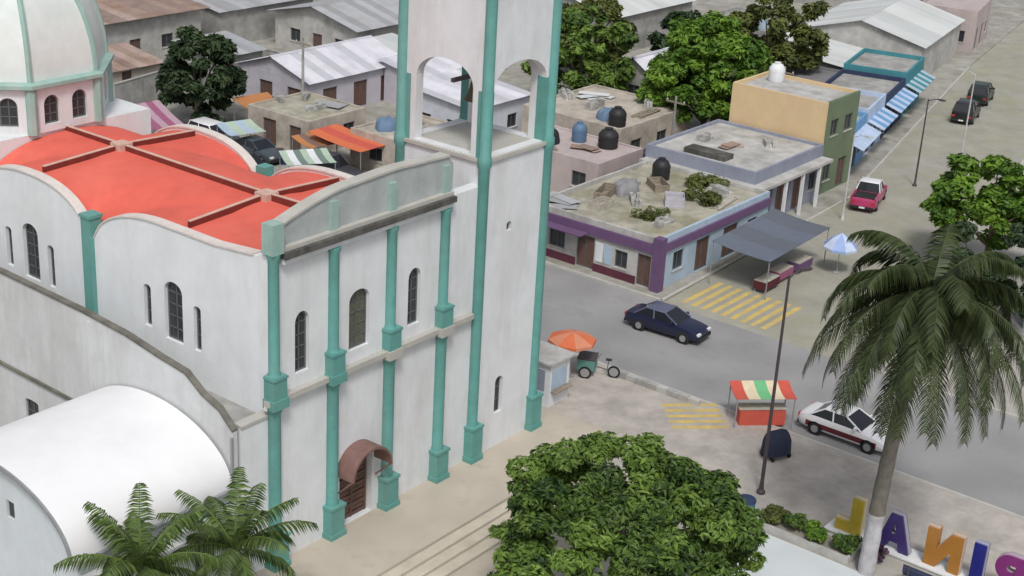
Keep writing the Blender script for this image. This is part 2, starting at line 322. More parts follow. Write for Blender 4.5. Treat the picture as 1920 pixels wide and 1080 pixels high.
# columns: lower shaft, pedestal at the string course, upper shaft
def column(x, y, ztop, parent, r=0.25, base=1.45, upper=True):
    c = MB().lathe([(r * 1.1, base), (r * 1.1, base + 0.10), (r, base + 0.16), (r * 0.96, 6.55), (r * 1.15, 6.68), (r * 1.15, 6.84)], x, y, 14).build('column', MINT, parent, smooth=40)
    b = MB().box(x - 0.37, x + 0.37, y - 0.37, y + 0.2, 0.0, base - 0.12); b.box(x - 0.42, x + 0.42, y - 0.42, y + 0.2, base - 0.12, base); b.box(x - 0.43, x + 0.43, y - 0.43, y + 0.2, 0, 0.22)
    b.build('pedestal', MINT, c)
    if upper:
        MB().box(x - 0.395, x + 0.395, y - 0.40, y + 0.2, 6.845, 7.23).build('block', LEDGE if x > 1 else MINT, c)
        q = MB().box(x - 0.33, x + 0.33, y - 0.34, y + 0.2, 7.235, 8.15); q.box(x - 0.37, x + 0.37, y - 0.38, y + 0.2, 8.03, 8.12); q.build('upper_pedestal', MINT, c)
        MB().lathe([(r * 1.05, 8.15), (r * 0.86, 8.26), (r * 0.82, ztop - 0.25), (r * 1.05, ztop - 0.12), (r * 1.05, ztop)], x, y, 14).build('upper_shaft', MINT, c, smooth=40)
    return c
for i, x in enumerate(CX):
    column(x, -0.10, 12.38 if i else 12.9, ch)
MB().box(XL - 0.28, XL + 0.28, -0.36, 0.2, 12.9, 14.05).build('corner_pier', MINTPALE, ch)
# door and hood
d = MB(); d.box(0.60, 0.70, 0.25, 0.35, 0, 2.6); d.box(2.26, 2.36, 0.25, 0.35, 0, 2.6); d.box(1.44, 1.52, 0.25, 0.35, 0, 3.2)
door = d.build('door', DOORWOOD, fac)
pl = MB().box(0, 0.74, 0, 0.05, 0, 0.17).mesh('plank', DOORWOOD); pl2 = MB().box(0, 0.74, 0, 0.05, 0, 0.10).mesh('plank', DARK)
for s_ in (0.70, 1.52):
    for k in range(12): put('plank', pl, door, (s_, 0.27 + 0.03 * (k % 2), 0.04 + 0.215 * k))
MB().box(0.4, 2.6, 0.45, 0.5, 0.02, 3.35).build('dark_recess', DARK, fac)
ro, ri, n = 1.16, 1.06, 16
hr = [(1.48 + ro * math.cos(PI * i / n), 2.5 + ro * math.sin(PI * i / n) * 0.98) for i in range(n + 1)] + [(1.48 + ri * math.cos(PI * i / n), 2.5 + ri * math.sin(PI * i / n) * 0.98) for i in range(n, -1, -1)]
k = len(hr); hd = MB().add([(u, -0.95, v) for u, v in hr] + [(u, -0.005, v) for u, v in hr], [(i, (i + 1) % k, k + (i + 1) % k, k + i) for i in range(k)] + [(i, i + 1, k - 2 - i, k - 1 - i) for i in range(n)] + [(k + i, k + i + 1, 2 * k - 2 - i, 2 * k - 1 - i) for i in range(n)])
hd.build('door_hood', HOOD, fac, smooth=35)
for x in (0.36, 2.56):
    MB().hexa([(x, -0.9, 2.48), (x + 0.08, -0.9, 2.48), (x + 0.08, -0.8, 2.48), (x, -0.8, 2.48)], [(x, -0.1, 1.7), (x + 0.08, -0.1, 1.7), (x + 0.08, -0.01, 1.7), (x, -0.01, 1.7)]).build('hood_bracket', HOOD, fac)
# side wall with its curved top
def prof1(y):
    if y >= 10.1: return 10.45
    t = max(0.0, min(1, (y - 6.0) / 4.1)); z = 12.28 - 1.83 * (1 - math.sqrt(max(0, 1 - t ** 2.2)))
    if y < 3: z = 12.28 + 0.28 * (3 - y) / 3
    return z
def prof2(y):
    t = (y - 14.4) / 3.75
    return 10.45 + 1.87 * math.sqrt(max(0, 1 - min(1, abs(t)) ** 2.3))
def prof(y): return prof1(y) if y < 10.42 else prof2(y)
ys = [0.12 + (18.3 - 0.12) * i / 70 for i in range(71)]
def sidewall(x0, x1, m, wins_on):
    outer = [(0.56, 0), (18.3, 0)] + [(y, prof(y) + 0.10) for y in ys[::-1] if y > 0.6]
    hl = []
    if wins_on:
        for yc in (5.43, 14.5):
            hl += [arch(yc, 7.72, 9.78, 0.52, 0.42), arch(yc + 1.55, 7.9, 9.52, 0.21, 0.15), arch(yc - 1.36, 7.74, 9.45, 0.21, 0.15)]
    w = MB(); w.wall(outer, hl, lambda u, v, d: (x0 + d, u, v), 0.0, x1 - x0)
    o = w.build('side_wall', m, ch)
    if wins_on:
        for yc in (5.43, 14.5):
            window(o, MS(x0, yc, 7.72), 0.52, 2.48, 0.42, bars=4)
            window(o, MS(x0, yc + 1.55, 7.9), 0.21, 1.77, 0.15, bars=2); window(o, MS(x0, yc - 1.36, 7.74), 0.21, 1.86, 0.15, bars=2)
    cp = MB()
    for a, b in zip(ys[3:-1], ys[4:]):
        za, zb = prof(a) + 0.10, prof(b) + 0.10
        if abs(za - zb) > 0.5: continue
        cp.hexa([(x0 - 0.06, a, za), (x1 + 0.05, a, za), (x1 + 0.05, b, zb), (x0 - 0.06, b, zb)], [(x0 - 0.06, a, za + 0.07), (x1 + 0.05, a, za + 0.07), (x1 + 0.05, b, zb + 0.07), (x0 - 0.06, b, zb + 0.07)])
    cp.build('coping', mat('pale_pink_coping', (0.66, 0.60, 0.56), 0.85, 0.1, 2), o)
    return o
sw = sidewall(XL - 0.02, XL + 0.33, WHITE_SIDE, True)
sidewall(XR - 0.33, XR + 0.02, WHITE, False)
MB().box(XL - 0.22, XL + 0.36, 10.16, 10.72, 5.8, 11.55).box(XL - 0.27, XL + 0.41, 10.11, 10.77, 11.55, 11.68).build('pilaster', MINT, ch)
MB().box(XR - 0.36, XR + 0.22, 10.16, 10.72, 0, 11.68).build('pilaster', MINT, ch)
# orange groin-vaulted roof
nx, ny = 48, 110
rv = []; rf = []
for j in range(ny + 1):
    y = 0.44 + (18.28 - 0.44) * j / ny
    for i in range(nx + 1):
        x = XL + 0.34 + (XR - XL - 0.68) * i / nx
        t = min(1, abs(x - 1.7) / 4.42)
        zm = 10.40 + 2.12 * math.sqrt(max(0, 1 - t ** 2.3))
        rv.append((x, y, max(zm, prof(y) - 0.02 + 0.20 * (1 - t)) - 0.02))
for j in range(ny):
    for i in range(nx): a = j * (nx + 1) + i; rf.append((a, a + 1, a + nx + 2, a + nx + 1))
roof = MB().add(rv, rf).build('vaulted_roof', ORANGE, ch, smooth=30)
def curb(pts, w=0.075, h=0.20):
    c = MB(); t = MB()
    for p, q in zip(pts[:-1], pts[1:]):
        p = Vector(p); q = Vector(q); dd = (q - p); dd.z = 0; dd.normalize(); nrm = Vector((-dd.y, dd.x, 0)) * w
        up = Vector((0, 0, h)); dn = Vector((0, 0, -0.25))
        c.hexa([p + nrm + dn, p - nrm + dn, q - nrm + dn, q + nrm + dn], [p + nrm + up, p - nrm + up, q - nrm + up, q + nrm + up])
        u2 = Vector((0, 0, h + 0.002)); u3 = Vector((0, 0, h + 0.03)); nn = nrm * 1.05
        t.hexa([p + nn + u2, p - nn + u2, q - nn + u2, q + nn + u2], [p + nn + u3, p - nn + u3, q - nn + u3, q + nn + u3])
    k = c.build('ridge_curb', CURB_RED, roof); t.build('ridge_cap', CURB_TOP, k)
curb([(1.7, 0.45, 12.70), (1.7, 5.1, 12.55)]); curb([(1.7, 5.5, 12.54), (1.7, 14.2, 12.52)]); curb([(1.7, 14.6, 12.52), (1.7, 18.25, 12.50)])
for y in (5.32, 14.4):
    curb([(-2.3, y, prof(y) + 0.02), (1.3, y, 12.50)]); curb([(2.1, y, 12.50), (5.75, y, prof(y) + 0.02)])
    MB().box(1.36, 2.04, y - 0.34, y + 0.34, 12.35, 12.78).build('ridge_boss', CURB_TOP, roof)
# crossing block, drum and dome
MB().box(XL, XR, 18.31, 26.6, 0, 12.62).build('crossing_block', WHITE_SIDE, ch)
DCX, DCY, DR = 1.7, 22.42, 4.57
oc = [(DCX + DR * math.cos(PI / 8 + PI / 4 * k), DCY + DR * math.sin(PI / 8 + PI / 4 * k)) for k in range(8)]
drum_holes = {}
dm = MB()
drum = None
dparts = []
for k in range(8):
    a, b = oc[k], oc[(k + 1) % 8]; L_ = math.dist(a, b); ux, uy = (b[0] - a[0]) / L_, (b[1] - a[1]) / L_; nxv, nyv = -uy, ux
    T = lambda u, v, d, a=a, ux=ux, uy=uy, nxv=nxv, nyv=nyv: (a[0] + ux * u + nxv * d, a[1] + uy * u + nyv * d, v)
    hl = [arch(L_ * 0.29, 12.95, 13.85, 0.40, 0.40), arch(L_ * 0.71, 12.95, 13.85, 0.40, 0.40)]
    dm.wall([(0, 12.623), (L_, 12.623), (L_, 14.60), (0, 14.60)], hl, T, 0, 0.3)
    dparts.append((T, L_))
drum = dm.build('drum', WHITE, ch)
for T, L_ in dparts:
    for fu in (0.29, 0.71):
        window(drum, lambda u, v, d, T=T, c=L_ * fu: T(c + u, 12.95 + v, d), 0.40, 1.30, 0.40, bars=2, depth=0.2)
for p in oc:
    v = Vector((p[0] - DCX, p[1] - DCY, 0)).normalized()
    MB().lathe([(0.26, 12.62), (0.26, 14.7)], p[0] - v.x * 0.06, p[1] - v.y * 0.06, 8).build('drum_pilaster', MINTPALE, drum)
MB().lathe([(DR + 0.02, 14.60), (DR + 0.32, 14.70), (DR + 0.32, 14.86), (DR + 0.05, 14.95)], DCX, DCY, 8, a0=PI / 8).build('drum_cornice', MINTPALE, drum)
prf = [(DR * 0.985 * math.cos(t) ** 0.92, 14.93 + 5.4 * math.sin(t)) for t in [PI / 2 * i / 16 for i in range(16)]] + [(0.45, 20.35)]
dome = MB().lathe(prf, DCX, DCY, 8, a0=PI / 8).build('dome', DOME, ch, smooth=25)
for k in range(8):
    a = PI / 8 + PI / 4 * k
    MB().tube([(DCX + r * math.cos(a), DCY + r * math.sin(a), z) for r, z in prf], [0.13] * len(prf), 6, up=(-math.sin(a), math.cos(a), 0)).build('rib', MINTPALE, dome, smooth=40)
MB().lathe([(0.7, 20.2), (0.7, 21.3), (0.85, 21.4), (0.5, 21.9), (0.05, 22.4)], DCX, DCY, 8, a0=PI / 8).build('lantern', DOME, dome)
# aisle wall with its sloping mossy top
AX = -4.95
ap = [(0.05, 6.42), (0.8, 7.05), (1.7, 7.35), (2.6, 7.92), (4.0, 8.08), (6.0, 8.38), (8.6, 8.55), (14, 8.68), (24, 8.75)]
w = MB(); w.wall([(0.05, 0), (24, 0)] + ap[::-1], [arch(12.45, 1.1, 3.3, 0.45, 0.1)], lambda u, v, d: (AX + d, u, v), 0, 0.2)
ais = w.build('aisle_wall', AISLE, ch)
window(ais, MS(AX, 12.45, 1.1), 0.45, 2.3, 0.1, bars=3, depth=0.15)
c = MB()
for (a, za), (b, zb) in zip(ap[:-1], ap[1:]):
    c.hexa([(AX - 0.05, a, za), (AX + 0.22, a, za), (AX + 0.22, b, zb), (AX - 0.05, b, zb)], [(AX - 0.05, a, za + 0.10), (AX + 0.22, a, za + 0.10), (AX + 0.22, b, zb + 0.10), (AX - 0.05, b, zb + 0.10)])
c.build('mossy_coping', MOSS, ais)
bx('aisle_front_wall', WHITE_SIDE, ch, AX + 0.352, XL - 0.12, 0.06, 0.40, 0, 6.42)
bx('aisle_front_coping', LEDGE, ch, AX + 0.35, XL - 0.12, 0.0, 0.45, 6.422, 6.53)
bx('aisle_roof', CONC, ch, AX + 0.352, XL - 0.025, 0.46, 24, 6.0, 6.25)
c = MB(); c.hexa([(AX - 0.10, 8.3, 4.32), (AX - 0.003, 8.3, 4.32), (AX - 0.003, 24, 4.62), (AX - 0.10, 24, 4.62)], [(AX - 0.10, 8.3, 4.46), (AX - 0.003, 8.3, 4.46), (AX - 0.003, 24, 4.76), (AX - 0.10, 24, 4.76)]); c.build('aisle_ledge', MOSS, ais)
bx('buttress_strip', AISLE, ais, AX - 0.12, AX - 0.003, 8.1, 8.26, 0, 8.3)
# ---- tower
TX0, TX1, TY1 = 8.72, 13.06, 4.5
tw = MB()
tw.wall([(TX0, 0), (TX1, 0), (TX1, 13.75), (TX0, 13.75)], [arch(10.52, 1.65, 3.2, 0.27, 0.27), arch(10.62, 10.35, 10.6, 0.17, 0.17)], lambda u, v, d: (u, -0.12 + d, v), 0, 0.5)
tw.box(TX0, TX0 + 0.5, 0.381, TY1, 0, 13.75); tw.box(TX1 - 0.5, TX1, 0.381, TY1, 0, 13.75); tw.box(TX0 + 0.501, TX1 - 0.501, TY1 - 0.5, TY1 - 0.001, 0, 13.75)
tower = tw.build('tower', WHITE, ch)
window(tower, MF(10.52, -0.12, 1.65), 0.27, 1.82, 0.27, bars=2); window(tower, MF(10.62, -0.12, 10.35), 0.17, 0.42, 0.17, bars=0)
bx('belfry_floor', CONC_L, tower, TX0 + 0.501, TX1 - 0.501, 0.382, TY1 - 0.51, 13.3, 13.7)
bx('tower_ledge', LEDGE, tower, TX0 - 0.12, TX1 + 0.12, -0.24, TY1 + 0.1, 13.752, 13.9)
# belfry walls, each with an open arch
def belfry(T, L_, m=WHITE):
    h = [(0.40, 13.95), (L_ - 0.40, 13.95)]
    hw = L_ / 2 - 0.40
    for i in range(15): a = PI * i / 14; h.append((L_ / 2 + hw * math.cos(a), 16.75 + 1.0 * math.sin(a)))
    w = MB(); w.wall([(0, 13.905), (L_, 13.905), (L_, 21.2), (0, 21.2)], [h], T, 0, 0.45); return w.build('belfry_wall', m, tower)
LX, LY = TX1 - TX0, TY1 + 0.12
belfry(lambda u, v, d: (TX0 + u, -0.12 + d, v), LX); belfry(lambda u, v, d: (TX0 + u, TY1 - d, v), LX)
belfry(lambda u, v, d: (TX0 + d + 0.003, -0.12 + 0.451 + u * (LY - 0.902) / LY, v), LY); belfry(lambda u, v, d: (TX1 - d - 0.003, -0.12 + 0.451 + u * (LY - 0.902) / LY, v), LY)
# mint jamb linings inside the arches
for x0, x1 in ((TX0 - 0.012, TX0 + 0.42), (TX1 - 0.42, TX1 + 0.012)):
    for y0, y1 in ((-0.132, 0.36), (TY1 - 0.48, TY1 + 0.012)): bx('belfry_pier', MINT, tower, x0, x1, y0, y1, 13.91, 16.72)
for x, y, big in ((TX0, -0.12, 1), (TX1, -0.12, 1), (TX0, TY1, 0), (TX1, TY1, 0)):
    s1, s2 = (0.0, 0.0)
    c = MB().lathe([(0.27, 1.72), (0.24, 1.9), (0.235, 13.5), (0.30, 13.62), (0.30, 14.0), (0.24, 14.1), (0.235, 21.0)], x, y, 14).build('tower_column', MINT, tower, smooth=40)
    b = MB().box(x - 0.36, x + 0.36, y - 0.36, y + 0.36, 0, 1.6); b.box(x - 0.40, x + 0.40, y - 0.40, y + 0.40, 1.6, 1.72); b.box(x - 0.41, x + 0.41, y - 0.41, y + 0.41, 0, 0.25); b.build('column_pedestal', MINT, c)
bx('tower_cornice', LEDGE, tower, TX0 - 0.35, TX1 + 0.35, -0.47, TY1 + 0.35, 21.21, 21.5)
MB().lathe([(2.35, 21.5), (2.2, 22.4), (1.6, 23.3), (0.7, 23.9), (0.06, 24.3)], (TX0 + TX1) / 2, (TY1 - 0.12) / 2, 8, a0=PI / 8).build('tower_cupola', DOME, tower)
MB().lathe([(0.12, 15.6), (0.62, 15.62), (0.46, 15.9), (0.34, 16.4), (0.2, 16.6), (0.05, 16.65)], (TX0 + TX1) / 2, 2.1, 14).build('bell', mat('bronze', (0.12, 0.10, 0.06), 0.5, 0.2, 3, metal=0.5), tower, smooth=40)
bx('bell_beam', DARKSTEEL, tower, TX0 + 0.4, TX1 - 0.4, 2.02, 2.18, 16.66, 16.82)

# ------------------------------------------------------------------ side chapel with a white barrel roof
an = thing('side_chapel', 'low side chapel under a smooth bright white barrel roof', 'chapel', (0, 0, 0))
AX0, AX1 = -11.8, -5.06; yc, hw, zs, rs = 4.3, 4.15, 4.15, 2.2
def aq(t, dr=0.0): return (yc - (hw + dr) * math.cos(t), zs + (rs + dr) * math.sin(t))
def loft(mb, st, m=0):
    n = len(st[0]); vs = [p for q in st for p in q]; fs = []
    for i in range(len(st) - 1):
        for k in range(n): fs.append((i * n + k, i * n + (k + 1) % n, (i + 1) * n + (k + 1) % n, (i + 1) * n + k))
    fs += [tuple(range(n))[::-1], tuple(range((len(st) - 1) * n, len(st) * n))]
    mb.add(vs, fs, m)
n = 40; ringy = [aq(PI * i / n, 0.13) for i in range(n + 1)] + [aq(PI * i / n) for i in range(n, -1, -1)]
m_ = MB(); loft(m_, [[(x, *q) for q in ringy] for x in (AX0 - 0.25, AX0 + 2.0, AX0 + 4.4, AX1)])
m_.build('barrel_roof', ANNEXROOF, an, smooth=40)
gp = [(yc + hw - 0.05, 0), (yc - hw + 0.05, 0)] + [(yc - (hw - 0.06) * math.cos(PI * i / 24), zs + (rs - 0.03) * math.sin(PI * i / 24)) for i in range(25)]
w = MB(); w.wall(gp, [[(3.6, 4.25), (4.05, 4.25), (4.05, 4.95), (3.6, 4.95)]], lambda u, v, d: (AX0 + d, u, v), 0, 0.25)
gw = w.build('gable_wall', ANNEXWALL, an)
bx('window_frame', FRAME, gw, AX0 + 0.1, AX0 + 0.14, 3.6, 4.05, 4.25, 4.95); bx('pane', GLASS, gw, AX0 + 0.08, AX0 + 0.098, 3.65, 4.0, 4.3, 4.9)
tr = MB()
for i in range(24):
    a, b = aq(PI * i / 24, -0.02), aq(PI * (i + 1) / 24, -0.02); c1, d1 = aq(PI * i / 24, 0.14), aq(PI * (i + 1) / 24, 0.14)
    tr.hexa([(AX0 - 0.33, *a), (AX0 - 0.33, *b), (AX0 - 0.33, *d1), (AX0 - 0.33, *c1)], [(AX0 - 0.255, *a), (AX0 - 0.255, *b), (AX0 - 0.255, *d1), (AX0 - 0.255, *c1)])
tr.build('gable_trim', STEEL, an)
bx('front_wall', ANNEXWALL, an, AX0 + 0.26, AX1, yc - hw + 0.06, yc - hw + 0.3, 0, zs)
bx('back_wall', ANNEXWALL, an, AX0 + 0.26, AX1, yc + hw - 0.3, yc + hw - 0.06, 0, zs)
bx('gutter', STEEL, an, AX0 - 0.2, AX1 + 0.2, yc - hw - 0.28, yc - hw - 0.12, zs - 0.06, zs + 0.06)
bx('lower_rail', STEEL, an, AX0 - 0.2, AX1 + 0.35, yc - hw - 1.0, yc - hw - 0.9, 3.35, 3.45)
bx('porch_roof', mat('pale_porch_slab', (0.56, 0.57, 0.56), 0.85, 0.1, 1), an, AX0 - 0.2, AX1 + 0.35, yc - hw - 0.9, yc - hw + 0.05, 3.38, 3.5)
for x in (-11.5, -9.4, -7.3, -5.2): bx('porch_post', STEEL, an, x, x + 0.1, yc - hw - 0.98, yc - hw - 0.88, 0, 3.35)
for x in (-5.0,): bx('downpipe', STEEL, an, x - 0.05, x + 0.05, yc - hw - 0.12, yc - hw - 0.02, 3.6, 6.2)
for x in (-10.6, -8.4, -6.3):
    f = bx('window', FRAME, an, x - 0.45, x + 0.45, yc - hw + 0.03, yc - hw + 0.058, 1.2, 2.6); bx('pane', GLASS, f, x - 0.38, x + 0.38, yc - hw + 0.02, yc - hw + 0.028, 1.27, 2.53)

# ------------------------------------------------------------------ foliage
def unit(r):
    while True:
        v = Vector((r.uniform(-1, 1), r.uniform(-1, 1), r.uniform(-1, 1)))
        if 0.05 < v.length < 1: return v.normalized()
def leaf_cloud(centers, nleaf, size, seed, asp=0.5, droop=0.0):
    r = random.Random(seed); mb = MB(); mb.tone = []
    vs = mb.v; fs = mb.f
    tot = sum(c[1] ** 2 for c in centers)
    for c, rad, tone in centers:
        k = max(3, int(nleaf * rad ** 2 / tot)); c = Vector(c)
        for _ in range(k):
            d = unit(r); p = c + Vector((d.x, d.y, d.z * 0.6)) * rad * r.uniform(0.45, 1.0) ** 0.6
            nrm = (d * 0.6 + Vector((0, 0, 0.8)) + unit(r) * 0.7).normalized()
            a = nrm.cross(unit(r)); a = a.normalized() if a.length > 0.01 else Vector((1, 0, 0)); b = nrm.cross(a)
            s = size * r.uniform(0.65, 1.35); a = a * s; b = b * s * asp
            o = len(vs); tip = p + a - Vector((0, 0, droop * s))
            vs.extend([tuple(p - a), tuple(p - b * 0.9 + nrm * s * 0.12), tuple(tip), tuple(p + b * 0.9 + nrm * s * 0.12)])
            fs.append((o, o + 1, o + 2, o + 3)); mb.tone.append(max(0, min(1, tone + r.uniform(-0.3, 0.3)))); mb.mi.append(0)
    return mb
def tree(name, label, base, crown_c, rad, nleaf, size, lm, seed, nclump=60, group=None, trunk_r=0.25, shell=0.75, droop=0.0, crr=(0.13, 0.24)):
    r = random.Random(seed)
    t = thing(name, label, 'tree', base, 0, group)
    cc = Vector(crown_c) - Vector(base); rx, ry, rz = rad
    cs = []
    lumps = [(unit(r), r.uniform(0.75, 1.2)) for _ in range(9)]
    for i in range(nclump):
        d = unit(r)
        if d.z < -0.55: d.z *= 0.3; d.normalize()
        k = 1.0
        for ld, lv in lumps: k += (lv - 1) * max(0, d.dot(ld)) ** 3 * 1.3
        q = r.uniform(0.3, 1.0) ** (1 - shell) * k * r.uniform(0.86, 1.04)
        cr = r.uniform(*crr) * (rx + ry) / 2
        cs.append((cc + Vector((d.x * rx * q, d.y * ry * q, d.z * rz * q)), cr, r.uniform(0.15, 0.85)))
    leaf_cloud(cs, nleaf, size, seed + 1, droop=droop).build('crown', lm, t)
    tb = MB(); fork = cc * 0.45; fork.z = max(cc.z - rz * 0.75, cc.z * 0.3)
    tb.tube([(0, 0, -0.05), fork * 0.5 + Vector((0.05, 0.03, 0)), fork], [trunk_r * 1.25, trunk_r, trunk_r * 0.8], 8)
    for i in range(9):
        c = cs[i * len(cs) // 9][0]; mid = fork.lerp(c, 0.5) + Vector((0, 0, 0.15 * rz))
        tb.tube([fork, mid, c], [trunk_r * 0.5, trunk_r * 0.28, trunk_r * 0.08], 6)
    tb.build('trunk', BARK, t, smooth=50)
    return t
LEAF_BRIGHT = leafmat('leaf_bright', (0.04, 0.10, 0.012), (0.20, 0.34, 0.04))
LEAF_MID = leafmat('leaf_mid', (0.020, 0.05, 0.014), (0.19, 0.30, 0.055))
LEAF_DARK = leafmat('leaf_dark', (0.013, 0.03, 0.012), (0.055, 0.09, 0.035), 0.15)
LEAF_OLIVE = leafmat('leaf_olive', (0.05, 0.065, 0.02), (0.17, 0.20, 0.05))
LEAF_PALM = leafmat('leaf_palm', (0.016, 0.028, 0.010), (0.080, 0.105, 0.035), 0.15)
LEAF_YPALM = leafmat('leaf_young_palm', (0.03, 0.06, 0.02), (0.17, 0.25, 0.06), 0.2)
tree('broadleaf_tree', 'dense round green tree beside the church steps', (4.0, -12.2, G), (3.6, -11.7, 3.55), (5.0, 4.6, 3.15), 46000, 0.155, LEAF_MID, 11, 210, trunk_r=0.28, shell=0.80, crr=(0.07, 0.165), droop=0.3)
tree('broadleaf_tree', 'large bright green tree beside the tan walled building', (62.6, 20.8, G), (62.3, 20.4, 4.3), (4.5, 5.1, 5.0), 24000, 0.28, LEAF_BRIGHT, 21, 170)
tree('broadleaf_tree', 'dark olive tree behind the bright green tree', (81, 25.5, G), (81, 25, 4.0), (4.2, 4.6, 4.2), 9000, 0.36, LEAF_OLIVE, 31, 80)
tree('broadleaf_tree', 'dark bushy tree with its crown behind the white gabled house', (76, 30.5, G), (76, 30.0, 3.2), (3.4, 3.8, 3.6), 6000, 0.36, LEAF_DARK, 33, 60)
tree('broadleaf_tree', 'green tree filling the gap just beyond the bell tower', (63.5, 33.5, G), (63.5, 33.2, 3.4), (3.6, 4.2, 4.2), 10000, 0.32, LEAF_MID, 41, 80)
tree('broadleaf_tree', 'yellow green tree between the bell tower and the grey sheds', (72, 39.5, G), (72, 39, 3.2), (3.6, 4.4, 3.8), 7000, 0.36, LEAF_OLIVE, 43, 66)
tree('broadleaf_tree', 'small green tree beyond the lavender metal roofs', (70, 53.5, G), (70, 53, 3.2), (2.8, 3.0, 3.4), 4000, 0.34, LEAF_BRIGHT, 51, 44)
tree('broadleaf_tree', 'spiky dark green tree standing behind the dome', (36.5, 50.5, G), (36.0, 49.6, 3.6), (3.6, 3.8, 3.9), 10000, 0.30, LEAF_DARK, 61, 80, droop=0.4)
tree('broadleaf_tree', 'light green tree beside the teal house', (51.5, -7.2, G), (51.2, -7.0, 3.4), (3.4, 4.2, 3.2), 10000, 0.26, LEAF_BRIGHT, 71, 80)
tree('broadleaf_tree', 'dark green tree in front of the teal house', (41.5, -11.0, G), (41.2, -11.0, 2.8), (2.8, 3.0, 2.6), 8000, 0.22, LEAF_DARK, 73, 60)

def frond_mesh(name, L_, elev, droop, nl, lw, ll, lm, seed):
    r = random.Random(seed); mb = MB(); mb.tone = []
    pts = []; p = Vector((0, 0, 0)); a = elev; n = 14
    for i in range(n + 1):
        pts.append(p.copy()); a -= droop / n * (0.5 + i / n); p = p + Vector((math.cos(a), 0, math.sin(a))) * L_ / n
    tb = MB(); tb.tube(pts, [0.045 * (1 - 0.85 * i / n) for i in range(n + 1)], 5)
    mb.v += tb.v; mb.f += tb.f; mb.mi += [0] * len(tb.f); mb.tone += [0.75] * len(tb.f)
    for k in range(nl):
        t = 0.10 + 0.9 * k / nl; f = t * n; i = min(n - 1, int(f)); b = pts[i].lerp(pts[i + 1], f - i); d = (pts[i + 1] - pts[i]).normalized()
        for s in (-1, 1):
            l = ll * (math.sin(PI * (0.12 + 0.80 * t)) ** 0.7) * r.uniform(0.85, 1.1)
            side = Vector((0, s, 0)); dirv = (side * 0.85 + d * 0.55 + Vector((0, 0, -0.30 - 0.35 * r.random()))).normalized()
            tip = b + dirv * l + Vector((0, 0, -0.28 * l)); mid = b + dirv * l * 0.5
            w = d * lw
            o = len(mb.v); mb.v.extend([tuple(b - w * 0.5), tuple(b + w * 0.5), tuple(mid + w * 0.6), tuple(tip), tuple(mid - w * 0.6)])
            mb.f.append((o, o + 1, o + 2, o + 3, o + 4)); mb.mi.append(0); mb.tone.append(max(0, min(1, r.gauss(0.42, 0.25))))
    return mb.mesh(name, lm)
def palm(name, label, base, h, r0, L_, specs, lm, seed, nl=46, white=0.0, lw=0.055, ll=0.75, lean=(0, 0)):
    r = random.Random(seed); t = thing(name, label, 'palm', base)
    def tp(z): k = z / h; return (lean[0] * k * k, lean[1] * k * k, z)
    zs_ = [h * i / 22 for i in range(23)]
    rr = [r0 * (1.25 - 0.55 * (z / h)) * (1 + 0.035 * ((i % 2) * 2 - 1)) for i, z in enumerate(zs_)]
    if white > 0:
        k = max(2, int(white / h * 22)); MB().tube([tp(z) for z in zs_[:k + 1]], rr[:k + 1], 12).build('whitewashed_base', WHITEWASH, t, smooth=60)
        MB().tube([tp(z) for z in zs_[k:]], rr[k:], 12).build('trunk', PALMBARK, t, smooth=60)
    else: MB().tube([tp(z) for z in zs_], rr, 12).build('trunk', PALMBARK, t, smooth=60)
    top = Vector(tp(h))
    for j, (cnt, el, dr, lk) in enumerate(specs):
        ms = [frond_mesh('frond', L_ * lk, R(el + e2), R(dr), nl, lw, ll, lm, seed + j * 5 + q) for q, e2 in enumerate((-6, 6))]
        off = r.random() * 6
        for i in range(cnt):
            put('frond', ms[i % 2], t, top + Vector((0, 0, 0.1)), off + 2 * PI * i / cnt + r.uniform(-0.2, 0.2))
    return t
palm('palm_tree', 'tall palm with drooping fronds and whitewashed trunk base by the coloured letters', (13.4, -17.2, G), 12.2, 0.29, 5.9,
     [(7, 66, 110, 0.74), (10, 38, 130, 0.86), (13, 10, 108, 1.0), (16, -16, 72, 1.05), (13, -42, 45, 1.0)], LEAF_PALM, 5, white=3.0, nl=56, lw=0.065, ll=0.9, lean=(0.6, -0.5))
palm('palm_tree', 'young palm in front of the chapel gable', (-11.1, -2.3, G), 5.0, 0.16, 3.0, [(5, 75, 50, 1.0), (7, 52, 80, 1.0), (6, 20, 90, 0.9)], LEAF_YPALM, 15, nl=34, lw=0.06, ll=0.6)
palm('palm_tree', 'young palm between the chapel and the corner column', (-7.3, -2.6, G), 4.2, 0.16, 3.0, [(5, 70, 50, 1.0), (7, 48, 70, 1.05), (6, 20, 90, 0.9)], LEAF_YPALM, 17, nl=34, lw=0.06, ll=0.6)

